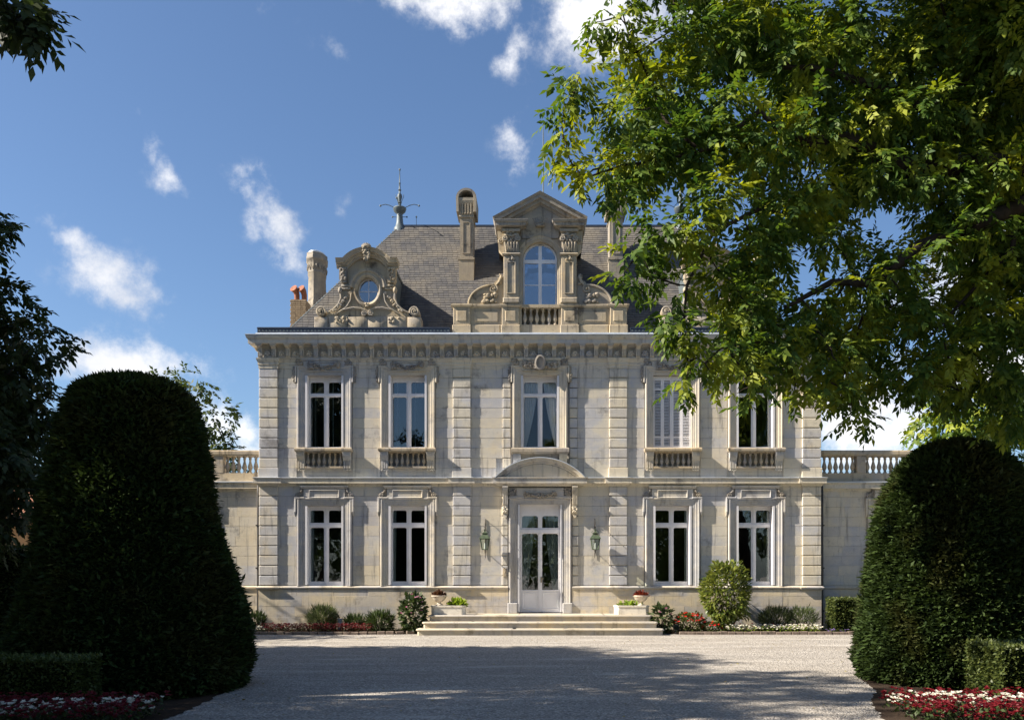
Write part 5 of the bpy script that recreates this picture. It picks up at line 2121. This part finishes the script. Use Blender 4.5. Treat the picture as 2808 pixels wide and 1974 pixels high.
def petals(C, mats, size, parent, per=6, mi=None, name='flower'):
    n = len(C)
    P = np.repeat(C, per, 0)
    a = np.tile(np.arange(per) * 2 * PI / per, n) + np.repeat(rng.uniform(0, 6, n), per)
    D = np.stack([np.cos(a), np.sin(a) * .9 - .25, rng.uniform(.0, .8, n * per)], 1)
    N_ = np.tile([0, -.4, 1.0], (n * per, 1)) + rng.normal(size=(n * per, 3)) * .3
    ln = size * np.repeat(rng.uniform(.7, 1.25, n), per)
    m_i = None if mi is None else np.repeat(mi, per)
    return tag(leaf_object(name, mats, P, D, N_, ln, ln * .85, parent, m_i), kind='stuff')


def flower_bed(name, label, pts, h, leafmat, mats, pick, size=.035, fl=7, lv=16, leaf=.06):
    """a drift of bedding plants nobody could count"""
    pts = np.array(pts)
    n = len(pts)
    B = put(name, None)
    tag(B, label, 'flowers', kind='stuff')
    lp = np.repeat(pts, lv, 0)
    P = np.concatenate([lp + rng.normal(size=lp.shape) * .05, np.zeros((len(lp), 1))], 1)
    P[:, 2] = .03 + rng.random(len(P)) * h * .75
    D = np.stack([rng.normal(size=len(P)), rng.normal(size=len(P)) - .2, rng.uniform(.2, 1.1, len(P))], 1)
    leaf_object('leaves', [leafmat], P, D, np.tile([0, 0, 1.0], (len(P), 1)) + rng.normal(size=P.shape) * .4, leaf * rng.uniform(.7, 1.3, len(P)), leaf * .6, B)
    fp = np.repeat(pts, fl, 0)
    C = np.concatenate([fp + rng.normal(size=fp.shape) * .06, np.zeros((len(fp), 1))], 1)
    C[:, 2] = h * rng.uniform(.55, 1.12, len(C))
    mi = np.array([pick(x, y) for x, y in fp])
    petals(C, mats, size, B, mi=mi, name='petals')


def scatter(x0, x1, y0, y1, step, jit=.35):
    out = []
    x = x0
    while x <= x1:
        y = y0
        while y <= y1:
            out.append((x + random.uniform(-1, 1) * step * jit, y + random.uniform(-1, 1) * step * jit))
            y += step
        x += step
    return out


# beds along the house
flower_bed('red_bedding_flowers', 'row of dark red bedding flowers backed by white in the bed left of the steps', scatter(-8.0, -5.0, -1.45, -.95, .13), .27, 'bronze_leaf', ['red_petal', 'white_petal'],
           lambda x, y: 1 if y > -1.02 and random.random() < .8 else 0, .035, 7, 12)
flower_bed('white_bedding_flowers', 'patch of white bedding flowers at the left end of the red row', scatter(-8.65, -8.1, -1.45, -1.0, .13), .20, 'shrub_dark', ['white_petal'], lambda x, y: 0, .034, 7, 12)
flower_bed('white_bedding_flowers', 'row of white bedding flowers with red behind, right of the steps', scatter(5.35, 8.2, -1.42, -1.0, .13), .25, 'lime_leaf', ['white_petal', 'scarlet_petal'],
           lambda x, y: 1 if y > -1.06 and random.random() < .75 else 0, .036, 7, 11)
flower_bed('violet_flowers', 'few small violet flowers before the hedge by the right wing', scatter(8.35, 9.0, -1.4, -1.2, .16), .14, 'shrub_dark', ['violet_petal'], lambda x, y: 0, .03, 4, 10)
flower_bed('corner_bedding_flowers', 'red and white bedding flowers in the lower left corner', scatter(-6.9, -4.55, -17.9, -16.75, .14), .25, 'shrub_dark', ['red_petal', 'white_petal'],
           lambda x, y: 1 if (abs((y + 17.55) - .30 * (x + 6.0)) < .17 and random.random() < .85) else 0, .04, 7, 14)
flower_bed('corner_bedding_flowers', 'red and white bedding flowers in the lower right corner', scatter(4.35, 7.6, -17.9, -16.45, .14), .27, 'shrub_dark', ['red_petal', 'white_petal'],
           lambda x, y: 1 if (abs((y + 17.0) + .22 * (x - 5.2)) < .19 and random.random() < .7) else 0, .04, 7, 14)
flower_bed('ground_cover', 'low dark green ground cover between the shrubs left of the steps', scatter(-9.4, -3.9, -1.1, -.3, .20), .12, 'shrub_dark', ['white_petal'], lambda x, y: 0, .012, 1, 9)
flower_bed('ground_cover', 'low green ground cover between the plants right of the steps', scatter(3.9, 8.6, -1.2, -.3, .22), .10, 'shrub_dark', ['white_petal'], lambda x, y: 0, .012, 1, 7)

shrub('spotted_laurel', 'round spotted laurel bush with yellow green glossy leaves', (5.47, -.92, 1.15), (.68, .58, .92), 3600, 'laurel', .15, .42, -.15, zmin=.15)
shrub('grassy_shrub', 'dense dark grassy bush right of the spotted laurel', (7.0, -.75, .36), (.45, .38, .33), 2600, 'grass_tuft', .20, .07, .7)
shrub('grassy_shrub', 'smaller loose bush with pale tips beside the dense grassy one', (7.75, -.78, .36), (.42, .36, .34), 1200, 'grass_tuft', .18, .12, .6, extra=[('white_petal', 26, .018)])
shrub('grassy_shrub', 'feathery green grassy bush below the first window', (-6.45, -.72, .38), (.38, .34, .32), 2200, 'grass_tuft', .22, .07, .8)
shrub('grassy_shrub', 'dark tufted plant at the far left end of the bed', (-8.45, -.7, .28), (.26, .25, .25), 1000, 'shrub_dark', .20, .10, .8)
shrub('leafy_plant', 'small dark spiky plant beside the terracotta box', (-5.5, -.75, .24), (.26, .25, .20), 800, 'shrub_dark', .20, .12, .6)
shrub('leafy_plant', 'bushy dark plant with arching leaves left of the hydrangea', (-4.72, -.85, .30), (.34, .32, .25), 1100, 'shrub_dark', .22, .13, .4)
shrub('hydrangea', 'tall hydrangea with pink flowers at the left end of the steps', (-3.72, -1.05, .56), (.36, .40, .58), 900, 'shrub_dark', .15, .6, 0, extra=[('pink_petal', 9, .05)])
shrub('hydrangea', 'sparse hydrangea with one pink flower at the right end of the steps', (3.55, -1.1, .42), (.30, .34, .38), 330, 'shrub_dark', .15, .55, 0, extra=[('pink_petal', 4, .05)])
shrub('geranium', 'bright red geraniums beside the spotlight', (4.35, -1.15, .30), (.48, .30, .30), 1100, 'box_leaf', .075, .8, 0, extra=[('scarlet_petal', 34, .055)])
shrub('geranium', 'low red geraniums at the foot of the spotted laurel', (5.0, -1.3, .16), (.30, .2, .18), 420, 'box_leaf', .07, .8, 0, extra=[('scarlet_petal', 13, .05)])

# ------------------------------------------------------------------ troughs, urns, plants on the steps
for s_, side in ((-1, 'left'), (1, 'right')):
    tr = thing('stone_trough', 'pale stone planting trough on the %s end of the steps' % side, 'planter', (s_ * 2.70, -.85, .545), 'stone troughs on the steps')
    m = MB()
    hx, hy, hz = .50, .20, .27
    oct_ = [(-hx + .1, -hy), (hx - .1, -hy), (hx, -hy + .1), (hx, hy), (-hx, hy), (-hx, -hy + .1)]
    m.sweep(list(oct_), [(-.06, .0), (0, .0), (0, hz - .05), (.015, hz - .045), (.015, hz), (-.06, hz), (-.06, hz - .08)], XY, closed=True)
    m.box(-hx + .07, hx - .07, -hy + .07, hy - .06, .0, .04)
    put('basin', m.mesh('basin', 'trough', 30), tr)
    put('soil', MB().box(-hx + .064, hx - .064, -hy + .064, hy - .064, .05, hz - .04).mesh('soil', 'soil'), tr)
    ur = thing('stone_urn', 'footed stone urn standing on the %s trough' % side, 'urn', (s_ * 2.98, -.85, .805), 'footed urns on the troughs')
    m = MB()
    m.lathe([(.115, 0), (.115, .035), (.075, .05), (.05, .085), (.06, .105), (.12, .135), (.185, .20), (.21, .26), (.235, .28), (.235, .305), (.195, .305), (.17, .25)], n=20)
    put('bowl', m.mesh('bowl', 'urn', 40), ur)
    put('soil', MB().lathe([(.18, .24), (.18, .27)], n=16).mesh('soil', 'soil'), ur)
    P_ = thing('urn_plant', ('dark bronze leaved plant in the left urn' if s_ < 0 else 'dark red leaved plant in the right urn'), 'plant', (s_ * 2.98, -.85, 1.07))
    n = 420
    u = unit(n)
    u[:, 2] = np.abs(u[:, 2])
    ln = .085 * rng.uniform(.7, 1.3, n)
    leaf_object('foliage', ['bronze_leaf' if s_ < 0 else 'coleus'], u * np.array([.20, .18, .15]) * rng.uniform(.3, 1, (n, 1)), u + rng.normal(size=u.shape) * .4, unit(n) + np.array([0, 0, 1]), ln, ln * .5, P_)
    G = thing('trough_plant', ('lime green leafy plant filling the left trough' if s_ < 0 else 'sparse green leafy plant in the right trough'), 'plant', (s_ * (2.45 if s_ < 0 else 2.66), -.85, .775))
    n = 360 if s_ < 0 else 130
    u = unit(n)
    u[:, 2] = np.abs(u[:, 2])
    ln = .12 * rng.uniform(.7, 1.3, n)
    leaf_object('foliage', ['lime_leaf'], u * np.array([.27 if s_ < 0 else .36, .15, .22 if s_ < 0 else .13]) * rng.uniform(.2, 1, (n, 1)), u + rng.normal(size=u.shape) * .4, unit(n) + np.array([0, 0, 1.2]), ln, ln * .62, G)

# ------------------------------------------------------------------ wall lanterns
for s_, lab in ((-1, 'verdigris wall lantern on iron bracket left of the door'), (1, 'verdigris wall lantern on iron bracket right of the door')):
    Lm = thing('wall_lantern', lab, 'lantern', (s_ * 1.665, 0, 0), 'lanterns flanking the door')
    m = MB()
    m.tube([(0, -.02, 2.22), (0, -.015, 2.6), (0, -.015, 3.42)], [.008, .016, .010], 6)
    m.tube([(0, -.02, 2.42), (0, -.14, 2.36), (0, -.26, 2.40), (0, -.30, 2.46)], .012, 6)
    m.tube([(0, -.02, 3.38), (0, -.06, 3.40), (0, -.12, 3.33), (0, -.22, 3.26), (0, -.30, 3.22), (0, -.33, 3.17), (0, -.30, 3.13)], .012, 6)
    for k in range(5):
        m.tube([(0, -.30, 3.12 - k * .05), (.012 if k % 2 else 0, -.30 - (0 if k % 2 else .012), 3.095 - k * .05), (0, -.30, 3.07 - k * .05)], .008, 5)
    put('bracket', m.mesh('bracket', 'iron', 50), Lm)
    f = MB()
    zt, zb_, rt, rb_ = 2.80, 2.48, .135, .085
    cs = [(1, 1), (-1, 1), (-1, -1), (1, -1)]
    for i, (a, b) in enumerate(cs):
        f.tube([(a * rb_, -.30 + b * rb_, zb_), (a * rt, -.30 + b * rt, zt)], .011, 5)
        a2, b2 = cs[(i + 1) % 4]
        f.tube([(a * rb_, -.30 + b * rb_, zb_), (a2 * rb_, -.30 + b2 * rb_, zb_)], .012, 5)
        f.tube([(a * rt, -.30 + b * rt, zt), (a2 * rt, -.30 + b2 * rt, zt)], .013, 5)
    put('lamp_frame', f.mesh('lamp_frame', 'verdigris', 50), Lm)
    h = MB()
    lv = [(.165, zt), (.15, zt + .03), (.085, zt + .115), (.065, zt + .12), (.065, zt + .16), (.08, zt + .17), (.03, zt + .21), (.02, zt + .25), (.028, zt + .27), (.0, zt + .29)]
    vs_, fs = [], []
    for r, z in lv:
        for a, b in cs:
            vs_.append((a * r, -.30 + b * r, z))
    for i in range(len(lv) - 1):
        for k in range(4):
            j = (k + 1) % 4
            fs.append((i * 4 + k, i * 4 + j, i * 4 + 4 + j, i * 4 + 4 + k))
    fs.append((3, 2, 1, 0))
    h.add(vs_, fs)
    h.tube([(-.07, -.30, zt + .13), (-.11, -.30, zt + .2), (0, -.30, zt + .30), (.11, -.30, zt + .2), (.07, -.30, zt + .13)], .007, 5)
    put('lamp_roof', h.mesh('lamp_roof', 'verdigris'), Lm)
    for i, (a, b) in enumerate(cs):
        a2, b2 = cs[(i + 1) % 4]
        g = MB()
        g.add([(a * rb_, -.30 + b * rb_, zb_), (a2 * rb_, -.30 + b2 * rb_, zb_), (a2 * rt, -.30 + b2 * rt, zt), (a * rt, -.30 + b * rt, zt)], [(0, 1, 2, 3)])
        put('lamp_pane', g.mesh('lamp_pane', 'glass_lamp'), Lm)
    put('candle', MB().lathe([(.02, 2.48), (.02, 2.62), (.014, 2.66), (.0, 2.69)], 0, -.30, 0, 8).mesh('candle', 'whiteplastic', 50), Lm)

# ------------------------------------------------------------------ small things in the beds
tbx = thing('terracotta_box', 'small terracotta box with black hose hoop in the left bed', 'box', (-6.24, -.62, .03))
m = MB()
m.box(-.155, -.115, -.12, .12, 0, .42).box(.115, .155, -.12, .12, 0, .42).box(-.115, .115, -.12, .12, .36, .42).box(-.115, .115, -.12, .12, 0, .05).box(-.115, .115, .04, .10, .05, .36)
put('casing', m.mesh('casing', 'terracotta'), tbx)
put('grille', MB().box(-.112, .112, -.02, .03, .06, .355).mesh('grille', 'blackplastic'), tbx)
put('hose', MB().tube([(-.02, 0, .42), (.02, 0, .50), (.10, 0, .53), (.20, 0, .51), (.25, 0, .43), (.26, 0, .02)], .022, 8).mesh('hose', 'blackplastic', 50), tbx)
pb = thing('pale_meter_box', 'small pale box beside the terracotta box', 'box', (-5.96, -.60, .03))
put('casing', MB().cbox(-.06, .06, -.08, .08, 0, .36, .01).mesh('casing', 'whiteplastic'), pb)
put('lid', MB().cbox(-.066, .066, -.088, .085, .361, .385, .008).mesh('lid', 'whiteplastic'), pb)
sp = thing('garden_spotlight', 'round black spotlight on the ground beside the red geraniums', 'spotlight', (3.93, -1.42, .0))
m = MB()
m.tube([(0, .12, .17), (0, .02, .19), (0, -.05, .20)], [.05, .085, .09], 14)
m.tube([(0, 0, 0), (0, .03, .12)], .015, 6)
put('lamp_body', m.mesh('lamp_body', 'blackplastic', 40), sp)
put('lens', MB().tube([(0, -.052, .201), (0, -.056, .2015)], [.075, .07], 14).mesh('lens', 'glass_lamp'), sp)
put('base', MB().lathe([(.07, 0), (.07, .02)], n=12).mesh('base', 'blackplastic'), sp)
put('cable', MB().tube([(-.02, .1, .06), (-.14, .3, .12), (-.22, .7, .25), (-.24, 1.30, .45)], .009, 5).mesh('cable', 'blackplastic'), sp)

# ------------------------------------------------------------------ house beyond the left trees
OH = thing('ochre_house', 'ochre rendered house glimpsed at the left edge behind the trees', 'house', (-23, 4, 0))
m = MB().box(-7, 6, 0, 8, -.2, 3.7)
put('wall', m.mesh('wall', 'ochre'), OH)
r_ = MB()
r_.prism_x([(-.5, 3.6), (4, 5.2), (8.5, 3.6), (8.5, 3.75), (4, 5.38), (-.5, 3.75)], -7.4, 6.4)
put('roof', r_.mesh('roof', 'roof_tile'), OH)
for x in (-4.5, -1, 2.8):
    w = put('window', MB().box(x - .5, x + .5, -.04, .0, 1.0, 2.8).mesh('window', 'paint'), OH)
    put('pane', MB().box(x - .42, x + .42, -.055, -.045, 1.1, 2.7).mesh('pane', 'glass'), w)
n = 260
P = np.stack([rng.uniform(-7, 7, n), rng.uniform(-19, -2.5, n), np.full(n, .012)], 1)
FL = leaf_object('fallen_leaves', ['fallen'], P, np.stack([rng.normal(size=n), rng.normal(size=n), rng.uniform(-.05, .25, n)], 1), np.tile([0, 0, 1.0], (n, 1)) + rng.normal(size=(n, 3)) * .25, rng.uniform(.03, .07, n), rng.uniform(.02, .035, n))
tag(FL, 'small yellow fallen leaves scattered over the gravel', 'leaves', kind='stuff')
print('objects', len(bpy.data.objects), 'tris', sum(len(m.polygons) for m in bpy.data.meshes) * 2)
